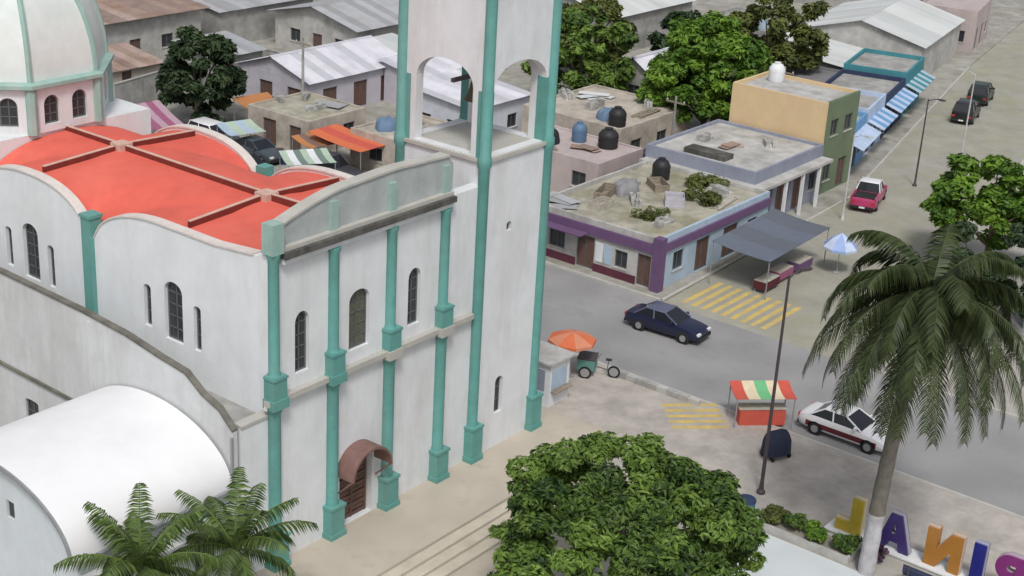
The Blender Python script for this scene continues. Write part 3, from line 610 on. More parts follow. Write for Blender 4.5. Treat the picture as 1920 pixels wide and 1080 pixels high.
# ------------------------------------------------------------------ buildings of the town
def sheet_mesh(L_, w, m, key, corr=7):
    """one corrugated sheet: w wide along x, L_ long up the slope along y"""
    k = ('sheet', round(L_, 2), round(w, 2), m.name)
    if k in MATS: return MATS[k]
    vs = []; fs = []; n = corr * 2
    for i in range(n + 1):
        z = 0.03 * (i % 2)
        vs += [(w * i / n, 0, z), (w * i / n, L_, z), (w * i / n, L_, z + 0.012), (w * i / n, 0, z + 0.012)]
    for i in range(n):
        a = 4 * i; b = a + 4
        fs += [(a, b, b + 1, a + 1), (a + 3, a + 2, b + 2, b + 3), (a, a + 3, b + 3, b), (a + 1, b + 1, b + 2, a + 2)]
    fs += [(0, 1, 2, 3), (4 * n, 4 * n + 3, 4 * n + 2, 4 * n + 1)]
    MATS[k] = MB().add(vs, fs).mesh('roof_sheet', m)
    return MATS[k]
def sheet_roof(parent, x0, x1, ya, za, yb, zb, mats, seed=1, sw=1.0):
    """sheets laid from the eave (ya, za) to the ridge (yb, zb), running along x"""
    r = random.Random(seed); n = max(1, round((x1 - x0) / sw)); w = (x1 - x0) / n; L_ = math.hypot(yb - ya, zb - za)
    for i in range(n):
        o = put('roof_sheet', sheet_mesh(L_ + 0.12, w, r.choice(mats), 0), parent)
        flip = yb < ya
        ang = math.atan2(zb - za, abs(yb - ya))
        if not flip: o.rotation_euler = (ang, 0, 0); o.location = (x0 + w * i, ya, za + r.uniform(0, 0.02))
        else: o.rotation_euler = (ang, 0, PI); o.location = (x0 + w * (i + 1), ya, za + r.uniform(0, 0.02))
WT = 0.2
def house(name, label, x, y, w, d, h, wm, roof='flat', rm=None, rz=0.0, winx=(), winy=(), wmy=None, cat='house', rise=1.2, z=G, over=0.35, par=0.28, fm=FRAME, group=None, axis='x'):
    """w along local x, d along local y, origin at the corner of the two walls that face the camera side"""
    t = thing(name, label, cat, (x, y, z), rz, group)
    top = h + (par if roof == 'flat' else 0)
    def rect(u, v, a, b): return [(u, v + 0.02), (u + a, v + 0.02), (u + a, v + b), (u, v + b)]
    m1 = MB(); m1.wall([(0, 0), (d, 0), (d, top), (0, top)], [rect(*q) for q in winx], lambda u, v, k: (k, u, v), 0, WT); wx = m1.build('wall', wm, t)
    m2 = MB(); m2.wall([(WT + 0.002, 0), (w, 0), (w, top), (WT + 0.002, top)], [rect(*q) for q in winy], lambda u, v, k: (u, k, v), 0, WT); wy = m2.build('wall', wmy or wm, t)
    bx('wall', wm, t, w - WT, w - 0.001, WT + 0.001, d, 0, top); bx('wall', wm, t, WT + 0.001, w - WT - 0.001, d - WT, d - 0.001, 0, top)
    for par_w, lst, ax in ((wx, winx, 0), (wy, winy, 1)):
        for (u, v, a, b) in lst:
            P = (lambda u0, u1, k0, k1, v0, v1: (k0, k1, u0, u1, v0, v1)) if ax == 0 else (lambda u0, u1, k0, k1, v0, v1: (u0, u1, k0, k1, v0, v1))
            isd = v < 0.05
            f = MB(); f.box(*P(u, u + a, 0.10, 0.14, v + 0.02, v + 0.09)); f.box(*P(u, u + a, 0.10, 0.14, v + b - 0.07, v + b)); f.box(*P(u, u + 0.06, 0.10, 0.14, v + 0.09, v + b - 0.07)); f.box(*P(u + a - 0.06, u + a, 0.10, 0.14, v + 0.09, v + b - 0.07)); f.box(*P(u + a / 2 - 0.025, u + a / 2 + 0.025, 0.10, 0.14, v + 0.09, v + b - 0.07))
            fo = f.build('door' if isd else 'window', fm, par_w)
            bx('door_leaf' if isd else 'pane', DOORWOOD if isd else GLASS, fo, *P(u + 0.03, u + a - 0.03, 0.145, 0.165, v + 0.05, v + b - 0.03))
            if not isd: bx('sill', CONC_L, par_w, *P(u - 0.06, u + a + 0.06, -0.06, -0.002, v - 0.06, v + 0.018))
    rm = rm or CONC
    if roof == 'flat':
        bx('roof', rm, t, WT + 0.003, w - WT - 0.003, WT + 0.003, d - WT - 0.003, h - 0.18, h)
    elif roof == 'gable':        # ridge along x
        mid = d / 2
        for xx in (0.02, w - WT - 0.02): MB().add([(xx, 0.02, h), (xx, d - 0.02, h), (xx, mid, h + rise - 0.06), (xx + WT, 0.02, h), (xx + WT, d - 0.02, h), (xx + WT, mid, h + rise - 0.06)], [(0, 2, 1), (3, 4, 5), (0, 1, 4, 3), (1, 2, 5, 4), (2, 0, 3, 5)]).build('gable', wm, t)
        sl = rise / mid
        sheet_roof(t, -over, w + over, -over, h - over * sl + 0.02, mid, h + rise + 0.02, rm, int(x * 7 + y)); sheet_roof(t, -over, w + over, d + over, h - over * sl + 0.02, mid, h + rise + 0.02, rm, int(x * 3 + y) + 5)
        MB().add([(-over, mid - 0.2, h + rise + 0.02), (-over, mid, h + rise + 0.13), (-over, mid + 0.2, h + rise + 0.02), (w + over, mid - 0.2, h + rise + 0.02), (w + over, mid, h + rise + 0.13), (w + over, mid + 0.2, h + rise + 0.02)], [(0, 1, 4, 3), (1, 2, 5, 4), (0, 3, 5, 2), (0, 2, 1), (3, 4, 5)]).build('ridge_cap', rm[0], t)
    elif roof == 'shed':
        sl = rise / d
        sheet_roof(t, -over, w + over, -over, h - over * sl + 0.03, d + over, h + rise + over * sl + 0.03, rm, int(x * 5 + y))
        MB().add([(0, 0, h), (0, d, h), (0, d, h + rise), (WT, 0, h), (WT, d, h), (WT, d, h + rise)], [(0, 1, 2), (3, 5, 4), (0, 3, 4, 1), (1, 4, 5, 2), (2, 5, 3, 0)]).build('gable', wm, t)
    return t
PURPLE = paint('purple_paint', (0.15, 0.085, 0.18)); MAROON = paint('maroon_paint', (0.11, 0.03, 0.05)); PALEBLUE = paint('pale_blue_paint', (0.40, 0.50, 0.60))
TAN = mat('tan_yellow_render', (0.66, 0.50, 0.29), 0.85, 0.06, 0.8, 0.1, 12, (0.60, 0.40, 0.27), 0.5, 0.35, 1.5); GREENW = paint('grey_green_paint', (0.16, 0.21, 0.13)); BLUE = paint('sky_blue_paint', (0.15, 0.32, 0.55)); BLUE_W = paint('blue_white_paint', (0.45, 0.55, 0.72))
TEAL = paint('teal_paint', (0.06, 0.24, 0.28)); NAVY = paint('navy_paint', (0.03, 0.045, 0.10)); PINKISH = paint('pinkish_render', (0.47, 0.40, 0.39)); GREYB = paint('blue_grey_paint', (0.27, 0.29, 0.36)); PALEL = paint('pale_lavender_render', (0.50, 0.48, 0.53))
# purple shop on the corner
k = house('corner_shop', 'corner shop with purple fascia and corner column across the road', 32.95, 5.7, 13.0, 9.4, 2.95, CONC_L, 'flat', CONC_O, cat='shop',
          winx=((0.55, 0.0, 0.95, 2.0), (2.2, 0.7, 0.9, 1.1), (4.6, 0.0, 1.3, 2.1), (6.8, 0.8, 1.2, 1.1)), winy=((1.6, 0.8, 1.2, 1.2), (4.2, 0.0, 1.6, 2.1), (7.4, 0.0, 1.8, 2.1), (10.4, 0.8, 1.2, 1.1)), wmy=PALEBLUE)
bx('fascia', PURPLE, k, -0.16, -0.003, 0.35, 9.3, 2.25, 2.85); bx('fascia', PURPLE, k, 0.4, 12.9, -0.16, -0.003, 2.35, 2.85)
bx('corner_column', PURPLE, k, -0.25, 0.34, -0.25, 0.34, 0, 3.3); bx('dado', MAROON, k, -0.05, -0.003, 1.52, 4.58, 0, 0.5); bx('dado', MAROON, k, -0.05, -0.003, 5.92, 9.3, 0, 0.5)
bx('awning', PURPLE, k, -1.0, -0.17, 5.0, 9.0, 2.3, 2.36)
for yy, m in ((3.1, PALEBLUE), (3.75, WHITE)): bx('poster', m, k, -0.03, -0.004, yy + 0.2, yy + 0.75, 0.7, 1.9)
house('grey_shop', 'blue grey shop with a pale flat roof below the tan wall', 46.6, 7.2, 9.6, 8.6, 3.8, GREYB, 'flat', CONC_L, cat='shop', par=0.2,
      winx=((1.0, 0.0, 1.4, 2.4), (3.2, 0.0, 1.6, 2.4), (6.0, 0.9, 1.6, 1.3)), winy=((0.8, 0.0, 1.8, 2.5), (3.2, 0.0, 1.8, 2.5), (5.6, 0.0, 1.8, 2.5), (7.9, 0.9, 1.1, 1.3)))
bx('canopy', CONC_L, bpy.data.objects['grey_shop'], -0.9, 9.5, -0.9, -0.003, 2.95, 3.15); bx('canopy', CONC_L, bpy.data.objects['grey_shop'], -0.9, -0.003, 0.0, 8.5, 2.95, 3.15)
for q in (-0.75, 2.9, 5.3, 7.7): bx('canopy_post', WHITE, bpy.data.objects['grey_shop'], q, q + 0.2, -0.85, -0.65, 0, 2.949)
bx('roof_hatch', MILDEW, bpy.data.objects['grey_shop'], 1.0, 2.2, 3.0, 6.2, 3.81, 4.15)
house('tan_building', 'two storey building with a blank tan yellow side wall', 56.5, 7.5, 5.2, 7.6, 6.6, TAN, 'flat', CONC_L, wmy=GREENW, cat='building', par=0.25, winy=((0.7, 0.9, 1.2, 1.3), (3.0, 0.0, 1.3, 2.2), (1.0, 4.2, 1.2, 1.2), (3.2, 4.2, 1.2, 1.2)))
house('concrete_house', 'beige concrete house with a flat roof beyond the bell tower', 50.5, 20.5, 9.5, 9.0, 3.1, CONC_B, 'flat', CONC_B, par=0.15, winx=((1.2, 0.9, 1.4, 1.2), (4.2, 0.0, 1.2, 2.1), (6.4, 0.9, 1.4, 1.2)), winy=((1.5, 0.9, 1.4, 1.2), (5.0, 0.9, 1.4, 1.2)))
house('pink_house', 'pinkish grey low house between the bell tower and the corner shop', 43.5, 17.5, 5.5, 8.0, 2.7, PINKISH, 'flat', PINKISH, par=0.12, winx=((1.0, 0.8, 1.2, 1.1), (4.5, 0.0, 1.0, 2.0)), winy=((1.8, 0.8, 1.4, 1.1),))
house('gabled_house', 'small house with a bright white gable roof beside the green trees', 66.5, 28.0, 5.0, 4.2, 3.0, CONC_L, 'gable', METAL_LAV, rise=1.3, winx=((1.4, 0.9, 1.2, 1.1),), winy=((0.8, 0.9, 1.2, 1.1), (3.0, 0.0, 1.0, 2.0)))
house('metal_shed', 'long grey metal shed behind the yellow green tree', 80, 42, 15, 12, 3.8, CONC, 'gable', METALS, rise=1.8, cat='shed', winx=((2, 1.2, 1.6, 1.2), (8, 1.2, 1.6, 1.2)))
RB = math.atan2(10.8, 49)
def along(s, off): return (58 + s * math.cos(RB) - off * math.sin(RB), 5.6 + s * math.sin(RB) + off * math.cos(RB))
row = [(4.2, 6.5, 3.3, BLUE, 'sky blue shop with white posts, first after the tan building', BLUE_W), (10.9, 6.0, 3.5, BLUE_W, 'pale blue white shop between the sky blue and navy shops', BLUE), (17.1, 7.5, 3.2, NAVY, 'navy shop with a striped blue awning beside the grey sheds', BLUE), (24.8, 7.5, 3.6, TEAL, 'teal shop beside the two dark parked cars', TEAL)]
for s_, w_, h_, m, lab, am in row:
    x, y = along(s_, 1.6)
    t = house('row_shop', lab, x, y, w_ - 0.1, 5.5, h_, m, 'flat', CONC if m != BLUE else CONC_L, RB, cat='shop', group=None, par=0.35, winx=((1.5, 0.9, 1.3, 1.2),), winy=((0.5, 0.0, 1.5, 2.3), (2.5, 0.0, 1.5, 2.3), (4.4, 0.9, 1.0, 1.2)))
    n = int((w_ - 0.3) / 0.75)
    for i in range(n):
        MB().hexa([(0.1 + 0.75 * i, -1.3, 2.35), (0.1 + 0.75 * i + 0.72, -1.3, 2.35), (0.1 + 0.75 * i + 0.72, -0.004, 2.85), (0.1 + 0.75 * i, -0.004, 2.85)], [(0.1 + 0.75 * i, -1.3, 2.39), (0.1 + 0.75 * i + 0.72, -1.3, 2.39), (0.1 + 0.75 * i + 0.72, -0.004, 2.89), (0.1 + 0.75 * i, -0.004, 2.89)]).build('awning_strip', am if i % 2 else BLUE_W if m != TEAL else PALEBLUE, t)
house('metal_shed', 'wide pale grey gabled shed behind the row of blue shops', 94.5, 16.6, 16, 12, 3.6, CONC_L, 'gable', METALS, RB * 0.8, rise=1.6, cat='shed', winx=((3, 1.2, 1.6, 1.2), (7, 1.2, 1.6, 1.2)))
house('metal_shed', 'low lean-to shed of pale sheets beside the wide gabled shed', 85.5, 19.6, 8.0, 7.5, 2.4, CONC, 'shed', METALS, RB * 0.8, rise=0.9, cat='shed', winx=((2, 0.9, 1.3, 1.0),))
house('metal_shed', 'rust brown metal shed at the far end of the side road', 124, 31, 16, 14, 3.8, CONC, 'gable', METAL_RUST, RB, rise=1.6, cat='shed')
house('pink_building', 'pale pink building past the end of the blue shops', 112.5, 18.6, 9, 6, 4.0, PINKISH, 'flat', PINKISH, RB, cat='building', winx=((1, 0.9, 1.3, 1.2), (3.6, 0.9, 1.3, 1.2)), winy=((1, 0, 1.4, 2.3), (4, 0, 1.4, 2.3), (6.6, 0.9, 1.2, 1.2)))
house('teal_house', 'teal house behind the tall palm', 43.5, -21, 10, 8.5, 3.6, paint('light_teal_paint', (0.20, 0.40, 0.40)), 'flat', CONC_L, winx=((1.4, 0.9, 1.4, 1.2), (4, 0.0, 1.1, 2.1), (6, 0.9, 1.4, 1.2)), winy=((2, 0.9, 1.4, 1.2), (6, 0.9, 1.4, 1.2)))
house('long_house', 'grey walled house with a dark roof edge behind the spiky dark tree', 37, 67.8, 15, 9, 4.1, CONC_L, 'shed', METAL_RUST, rise=0.9, over=0.7, winy=((3, 1.0, 1.3, 1.2), (7, 0.0, 1.2, 2.2), (10.5, 1.0, 1.3, 1.2)))
house('block_house', 'pale grey house with a dark eave beyond the lavender roofs', 58.6, 54.5, 9, 10.5, 3.5, CONC_L, 'gable', METAL_GREY, rise=1.2, over=0.6, winx=((1.5, 1.0, 1.3, 1.2), (4.4, 0.0, 1.2, 2.2), (7.2, 1.0, 1.3, 1.2)))
house('metal_shed', 'blue grey sheet roofed shed beside the grey walled house', 54.5, 68, 12, 10, 3.3, CONC, 'shed', METAL_GREY, rise=1.4, cat='shed', winx=((3, 1.0, 1.3, 1.2),))
house('metal_shed', 'lavender white market shed with a wide gable roof', 43.5, 45.2, 11, 8.2, 3.0, PALEL, 'gable', METAL_LAV, rise=1.3, cat='shed', winx=((1.0, 0.0, 1.5, 2.2), (4.2, 0.0, 1.5, 2.2)), winy=((1.5, 0, 1.6, 2.2), (5, 0, 1.6, 2.2), (8.2, 0, 1.6, 2.2)))
house('metal_shed', 'smaller lavender shed joined to the market shed', 52.0, 40.5, 7.5, 4.6, 2.6, PALEL, 'shed', METAL_LAV, rise=0.8, cat='shed', winx=((1.0, 0.0, 1.2, 2.0),), winy=((1, 0.9, 1.2, 1.1), (4, 0.9, 1.2, 1.1)))
house('white_house', 'white house with a pale blue white roof seen through the belfry arch', 46.5, 31.2, 7.0, 6.6, 3.2, paint('bright_white_paint', (0.62, 0.64, 0.70)), 'shed', METAL_LAV, rise=0.6, winx=((1.2, 0.9, 1.2, 1.1), (4.0, 0.0, 1.1, 2.0)), winy=((1, 0.9, 1.2, 1.1), (4.4, 0.9, 1.2, 1.1)))
house('low_house', 'low olive roofed house behind the orange awnings', 36.5, 38.2, 6.0, 6.4, 2.5, CONC_B, 'flat', CONC_O, par=0.12, winx=((0.8, 0.0, 1.2, 2.0), (3.4, 0.0, 1.4, 2.0)), winy=((1, 0.8, 1.2, 1.0), (3.6, 0.8, 1.2, 1.0)))
house('low_house', 'low beige house between the orange awnings and the belfry', 37.5, 27.5, 6.5, 7.5, 2.6, CONC_B, 'flat', CONC_B, par=0.12, winx=((1.0, 0.0, 1.2, 2.0), (4.4, 0.8, 1.3, 1.0)), winy=((1, 0.8, 1.2, 1.0), (4, 0.0, 1.0, 2.0)))
house('rust_house', 'house with a rust brown sheet roof behind the grey walled house', 44, 84, 14, 9, 3.2, CONC_B, 'gable', METAL_RUST, rise=1.3, winy=((2, 1, 1.3, 1.2), (8, 1, 1.3, 1.2)))
house('rust_house', 'brown sheet roofed house beyond the small green tree', 74.5, 57, 9, 9, 3.0, CONC, 'gable', METAL_RUST, rise=1.2, winx=((2, 1, 1.3, 1.2), (6, 1, 1.3, 1.2)))
house('grey_house', 'grey flat roofed house behind the dark olive tree', 88, 29.5, 8, 8, 3.4, CONC, 'flat', CONC, winx=((1.5, 1, 1.3, 1.2), (5, 1, 1.3, 1.2)), winy=((1.5, 1, 1.3, 1.2), (5, 1, 1.3, 1.2)))
house('block_shed', 'rough grey block shed between the tan building and the pale lean-to', 66.5, 15.2, 8.0, 6.5, 2.6, CONC, 'flat', CONC, RB, par=0.2, cat='shed', winx=((1.5, 0.8, 1.3, 1.0),), winy=((1.5, 0.8, 1.3, 1.0), (5, 0.8, 1.3, 1.0)))
house('block_shed', 'small dark grey block shed beside the navy shop', 76.5, 17.0, 7.5, 6.0, 2.4, mat('dark_block', (0.20, 0.195, 0.20), 0.95, 0.2, 1), 'flat', mat('dark_block', (0.2, 0.2, 0.2)), RB, par=0.2, cat='shed', winx=((1.5, 0.8, 1.3, 1.0),))
# boundary walls
def bwall(label, a, b, h, m, th=0.18, z=G):
    L_ = math.dist(a, b); t = thing('boundary_wall', label, 'wall', (*a, z), math.atan2(b[1] - a[1], b[0] - a[0]))
    bx('wall', m, t, 0, L_, 0, th, 0, h); bx('coping', CONC, t, -0.03, L_ + 0.03, -0.04, th + 0.04, h + 0.002, h + 0.07)
    for i in range(int(L_ / 3) + 1): bx('pier', m, t, min(i * 3.0, L_ - 0.25), min(i * 3.0, L_ - 0.25) + 0.25, -0.05, -0.002, 0, h - 0.01)
bwall('long pale boundary wall behind the pink house', (44, 26.6), (49.8, 26.6), 1.6, CONC_L)
bwall('grey block wall in front of the white house', (33.0, 26.5), (43.0, 26.5), 1.8, CONC)
bwall('low wall along the road beyond the corner shop', (32.8, 24.5), (32.8, 15.6), 1.3, CONC_L)
bwall('dark stained wall behind the market stalls', (33.5, 56.5), (44.0, 58.5), 2.2, CONC)
# water tanks on the roofs
def tank(label, x, y, z, m=None, s=1.0):
    t = thing('water_tank', label, 'water tank', (x, y, z))
    MB().lathe([(0.55 * s, 0.0), (0.60 * s, 0.12), (0.58 * s, 0.35), (0.61 * s, 0.5), (0.58 * s, 0.65), (0.61 * s, 0.8), (0.58 * s, 1.0), (0.42 * s, 1.25), (0.22 * s, 1.35)], 0, 0, 18).build('body', m or BLACKP, t, smooth=40)
    MB().lathe([(0.25 * s, 1.351), (0.25 * s, 1.43), (0.1 * s, 1.46)], 0, 0, 14).build('lid', m or BLACKP, t)
    MB().tube([(0.5 * s, 0, 0.15), (0.85 * s, 0, 0.15), (0.85 * s, 0, 0.02)], [0.03] * 3, 6).build('pipe', STEEL, t)
tank('black water tank on the beige concrete house', 51.6, 21.6, G + 3.1, s=1.1); tank('big black water tank on the pinkish low house', 47.6, 19.6, G + 2.7, s=1.2)
tank('blue water tank on the pinkish low house', 47.3, 21.9, G + 2.7, mat('blue_tank', (0.10, 0.17, 0.27), 0.5), 0.9)
tank('black water tank on the purple corner shop', 43.6, 12.6, G + 2.95); tank('pale water tank on the grey flat roofed house', 90, 31, G + 3.4, PALEBLUE)
tank('white water tank on the tan building', 60.2, 13.6, G + 6.6, WHITE); tank('black water tank on the low beige house', 42.2, 33.2, G + 2.6)
# roof-top boxes, planters and builders' leftovers on the corner shop
def crate(label, x, y, z, w, d, h, m, rz, cat='crate'):
    t = thing('crate', label, cat, (x, y, z), rz)
    bx('floor', m, t, 0, w, 0, d, 0, 0.04)
    for k in range(3):
        z0 = 0.045 + k * (h - 0.04) / 3; z1 = z0 + (h - 0.04) / 3 - 0.03
        bx('slat', m, t, 0, w, 0, 0.04, z0, z1); bx('slat', m, t, 0, w, d - 0.04, d, z0, z1); bx('slat', m, t, 0, 0.04, 0.041, d - 0.041, z0, z1); bx('slat', m, t, w - 0.04, w, 0.041, d - 0.041, z0, z1)
WOOD = mat('weathered_wood', (0.26, 0.22, 0.17), 0.9, 0.25, 3); PALEWOOD = mat('pale_wood', (0.44, 0.41, 0.35), 0.9, 0.2, 3)
for i, (x, y, w, d, h, m, lab) in enumerate([(35.0, 11.5, 1.6, 0.9, 0.5, PALEWOOD, 'pale crate on the corner shop roof beside the long one'), (36.8, 12.3, 2.2, 0.8, 0.6, WOOD, 'long brown crate on the corner shop roof'), (39.5, 8.2, 1.2, 1.2, 0.7, PALEL, 'lavender box crate on the corner shop roof'), (41.6, 10.6, 1.8, 1.0, 0.5, WOOD, 'brown crate beside the water tank on the corner shop')]):
    crate(lab, x, y, G + 2.955, w, d, h, m, 0.3 * i)

# shrubs and weeds
def shrub(name, label, x, y, rr, h, lm, seed, n=900, size=0.16, z=G, group=None, cat='shrub'):
    r = random.Random(seed); t = thing(name, label, cat, (x, y, z), 0, group)
    cs = [(Vector((r.uniform(-0.7, 0.7) * rr, r.uniform(-0.7, 0.7) * rr, h * r.uniform(0.35, 0.8))), rr * r.uniform(0.3, 0.5), r.uniform(0.2, 0.8)) for _ in range(10)]
    leaf_cloud(cs, n, size, seed + 3).build('foliage', lm, t)
    tb = MB()
    for i in range(5): tb.tube([(0, 0, 0), cs[i][0] * 0.6, cs[i][0]], [0.04, 0.03, 0.01], 5)
    tb.build('stems', BARK, t)
shrub('shrub', 'yellow olive bush on the ground between the corner shop and grey shop', 45.6 + 0.4, 16.6, 1.4, 1.6, LEAF_OLIVE, 81, 1500)
shrub('weed_bush', 'yellow olive weeds beside the lavender box on the corner shop roof', 41.6, 8.0, 1.3, 0.8, LEAF_OLIVE, 181, 1100, 0.13, G + 2.95, None, 'weeds')
shrub('weed_bush', 'yellow olive weeds in the back corner of the corner shop roof by the grey shop', 44.3, 9.6, 1.2, 0.8, LEAF_OLIVE, 183, 1100, 0.13, G + 2.95, None, 'weeds')
shrub('weed_bush', 'thin weeds along the purple fascia side of the corner shop roof', 36.6, 8.6, 1.2, 0.5, LEAF_OLIVE, 185, 700, 0.12, G + 2.95, None, 'weeds')
shrub('shrub', 'olive weeds beside the pinkish low house', 42.0, 16.6, 1.5, 1.4, LEAF_OLIVE, 83, 1400)
shrub('shrub', 'dark green bush behind the white house', 55.5, 36.0, 2.0, 2.6, LEAF_DARK, 85, 1600, 0.24)
shrub('shrub', 'bright bush beside the small lavender shed', 60.8, 44.0, 2.2, 3.0, LEAF_BRIGHT, 87, 1800, 0.26)
shrub('shrub', 'green bush at the corner beside the light blue parasol', 39.3, -6.8, 1.3, 1.5, LEAF_MID, 89, 1500)
shrub('shrub', 'dark bush on the far corner pavement under the palm fronds', 35.6, -9.6, 1.5, 1.6, LEAF_DARK, 91, 1500)
shrub('shrub', 'bush at the foot of the spiky dark tree', 34.6, 47.5, 1.6, 1.8, LEAF_DARK, 93, 1200, 0.22)
shrub('shrub', 'olive bush against the grey block wall', 36.5, 25.6, 1.4, 1.5, LEAF_OLIVE, 95, 1200, 0.2)
shrub('shrub', 'small bush beside the dark parked truck', 50.5, 17.0, 1.3, 1.5, LEAF_MID, 97, 1200, 0.2)

# ------------------------------------------------------------------ vehicles
def car_paint(name, c): return mat(name, c, 0.28, 0.03, 2, spec=0.6)
def loft(mb, st, m=0):
    n = len(st[0]); vs = [p for s in st for p in s]; fs = []
    for i in range(len(st) - 1):
        for k in range(n): fs.append((i * n + k, i * n + (k + 1) % n, (i + 1) * n + (k + 1) % n, (i + 1) * n + k))
    fs += [tuple(range(n))[::-1], tuple(range((len(st) - 1) * n, len(st) * n))]
    mb.add(vs, fs, m)
def lerp_tab(tab, y):
    for (a, va), (b, vb) in zip(tab[:-1], tab[1:]):
        if a <= y <= b: return va + (vb - va) * (y - a) / (b - a)
    return tab[-1][1] if y > tab[-1][0] else tab[0][1]
KINDS = {   # length, half width, belt table (y from rear), cabin: rear base, rear roof, front roof, front base, roof height
    'sedan': (4.6, 0.86, [(-2.3, 0.78), (-2.2, 0.93), (-1.5, 0.99), (0.8, 0.95), (1.6, 0.86), (2.15, 0.74), (2.3, 0.60)], (-1.72, -1.05, 0.12, 0.98), 1.44),
    'hatch': (3.9, 0.82, [(-1.95, 0.80), (-1.9, 0.97), (-1.2, 0.99), (0.7, 0.97), (1.4, 0.86), (1.8, 0.74), (1.95, 0.60)], (-1.88, -1.50, 0.02, 0.86), 1.50),
    'suv': (4.5, 0.92, [(-2.25, 0.90), (-2.2, 1.10), (-1.2, 1.12), (0.8, 1.10), (1.6, 1.02), (2.1, 0.90), (2.25, 0.70)], (-2.16, -1.85, 0.18, 0.92), 1.78),
    'pickup': (5.0, 0.92, [(-2.5, 0.90), (-2.45, 1.02), (-0.6, 1.03), (1.1, 1.04), (1.9, 0.98), (2.4, 0.86), (2.5, 0.68)], (-0.75, -0.5, 0.55, 1.15), 1.72)}
def car(name, label, kind, x, y, z, rz, bodym, roofm=None, lowm=None, cat='car', group=None):
    L_, W, belt, cab, H = KINDS[kind]; t = thing(name, label, cat, (x, y, z), rz, group); h2 = L_ / 2
    st = []; ysn = [-h2, -h2 + 0.06, -h2 + 0.2] + [-h2 + 0.2 + (L_ - 0.4) * i / 10 for i in range(1, 10)] + [h2 - 0.2, h2 - 0.06, h2]
    for yy in ysn:
        e = min(1, (h2 - abs(yy)) / 0.35); w = W * (0.86 + 0.14 * math.sqrt(max(0, e))); zb = lerp_tab(belt, yy); lo = 0.26 + 0.10 * (1 - e)
        st.append([(-w * 0.9, yy, lo), (-w, yy, lo + 0.14), (-w * 1.005, yy, zb - 0.2), (-w * 0.94, yy, zb - 0.03), (-w * 0.6, yy, zb + 0.02), (w * 0.6, yy, zb + 0.02), (w * 0.94, yy, zb - 0.03), (w * 1.005, yy, zb - 0.2), (w, yy, lo + 0.14), (w * 0.9, yy, lo)])
    b = MB(); loft(b, st); b.build('body', bodym, t, smooth=38)
    if lowm: 
        for s in (-1, 1): bx('side_band', lowm, t, *sorted((s * W * 0.99, s * (W + 0.012))), -h2 * 0.8, h2 * 0.8, 0.40, 0.66)
    zb = lerp_tab(belt, (cab[0] + cab[3]) / 2) - 0.02
    def ring(k, zz, wq, ya, yb): return [(-W * wq, ya, zz), (W * wq, ya, zz), (W * wq, yb, zz), (-W * wq, yb, zz)]
    g = MB(); loft(g, [ring(0, zb, 0.92, cab[0], cab[3]), ring(0, H - 0.05, 0.74, cab[1], cab[2])]); g.build('windows', CARGLASS, t)
    rf_ = MB(); loft(rf_, [ring(0, H - 0.06, 0.755, cab[1] - 0.03, cab[2] + 0.03), ring(0, H - 0.02, 0.73, cab[1], cab[2]), ring(0, H + 0.02, 0.6, cab[1] + 0.12, cab[2] - 0.12)])
    ro = rf_.build('roof', roofm or bodym, t, smooth=50)
    P = [(cab[0], cab[1]), (cab[3], cab[2])] + [((cab[0] + cab[3]) / 2 - 0.1, (cab[1] + cab[2]) / 2 - 0.1)]
    for s in (-1, 1):
        for q, (ya, yb) in enumerate(P):
            wd = 0.05 if q < 2 else 0.045
            MB().tube([(s * W * 0.925, ya, zb), (s * W * 0.745, yb, H - 0.05)], [wd, wd * 0.85], 5).build('pillar', roofm or bodym, t)
        wz = 0.32 if kind in ('sedan', 'hatch') else 0.36
        for yy in (-L_ * 0.29, L_ * 0.31):
            c = MB(); ring_ = lambda r, xx: [(xx, yy + r * math.cos(2 * PI * i / 18), wz + r * math.sin(2 * PI * i / 18)) for i in range(18)]
            loft(c, [ring_(wz * 0.9, s * (W - 0.2)), ring_(wz, s * (W - 0.17)), ring_(wz, s * (W + 0.005)), ring_(wz * 0.92, s * (W + 0.025))]); wh = c.build('wheel', TYRE, t, smooth=40)
            c = MB(); loft(c, [ring_(wz * 0.62, s * (W + 0.01)), ring_(wz * 0.58, s * (W + 0.034)), ring_(wz * 0.2, s * (W + 0.03))]); c.build('rim', RIM, wh)
            c = MB(); loft(c, [ring_(wz * 1.2, s * (W - 0.12)), ring_(wz * 1.17, s * (W + 0.012))]); c.build('wheel_arch', BLACKP, t)
        bx('headlight', HEADL, t, *sorted((s * W * 0.5, s * W * 0.86)), h2 - 0.12, h2 - 0.005 + 0.03, 0.60, 0.72)
        bx('tail_light', TAILL, t, *sorted((s * W * 0.62, s * W * 0.88)), -h2 - 0.02, -h2 + 0.1, 0.66, 0.84)
        bx('mirror', bodym, t, *sorted((s * (W * 0.93), s * (W + 0.14))), cab[3] - 0.32, cab[3] - 0.2, zb + 0.04, zb + 0.17)
    bx('bumper', BLACKP, t, -W * 0.85, W * 0.85, h2 - 0.04, h2 + 0.04, 0.30, 0.46); bx('bumper', BLACKP, t, -W * 0.85, W * 0.85, -h2 - 0.04, -h2 + 0.04, 0.30, 0.48)
    bx('number_plate', WHITE, t, -0.2, 0.2, -h2 - 0.055, -h2 - 0.041, 0.34, 0.46)
    if kind == 'pickup':
        bx('cargo_bed', BLACKP, t, -W * 0.8, W * 0.8, -h2 + 0.12, cab[0] - 0.12, 1.045, 1.06)
        for s in (-1, 1): bx('bed_rail', bodym, t, *sorted((s * W * 0.84, s * W * 0.97)), -h2 + 0.05, cab[0] - 0.05, 0.95, 1.14)
    return t
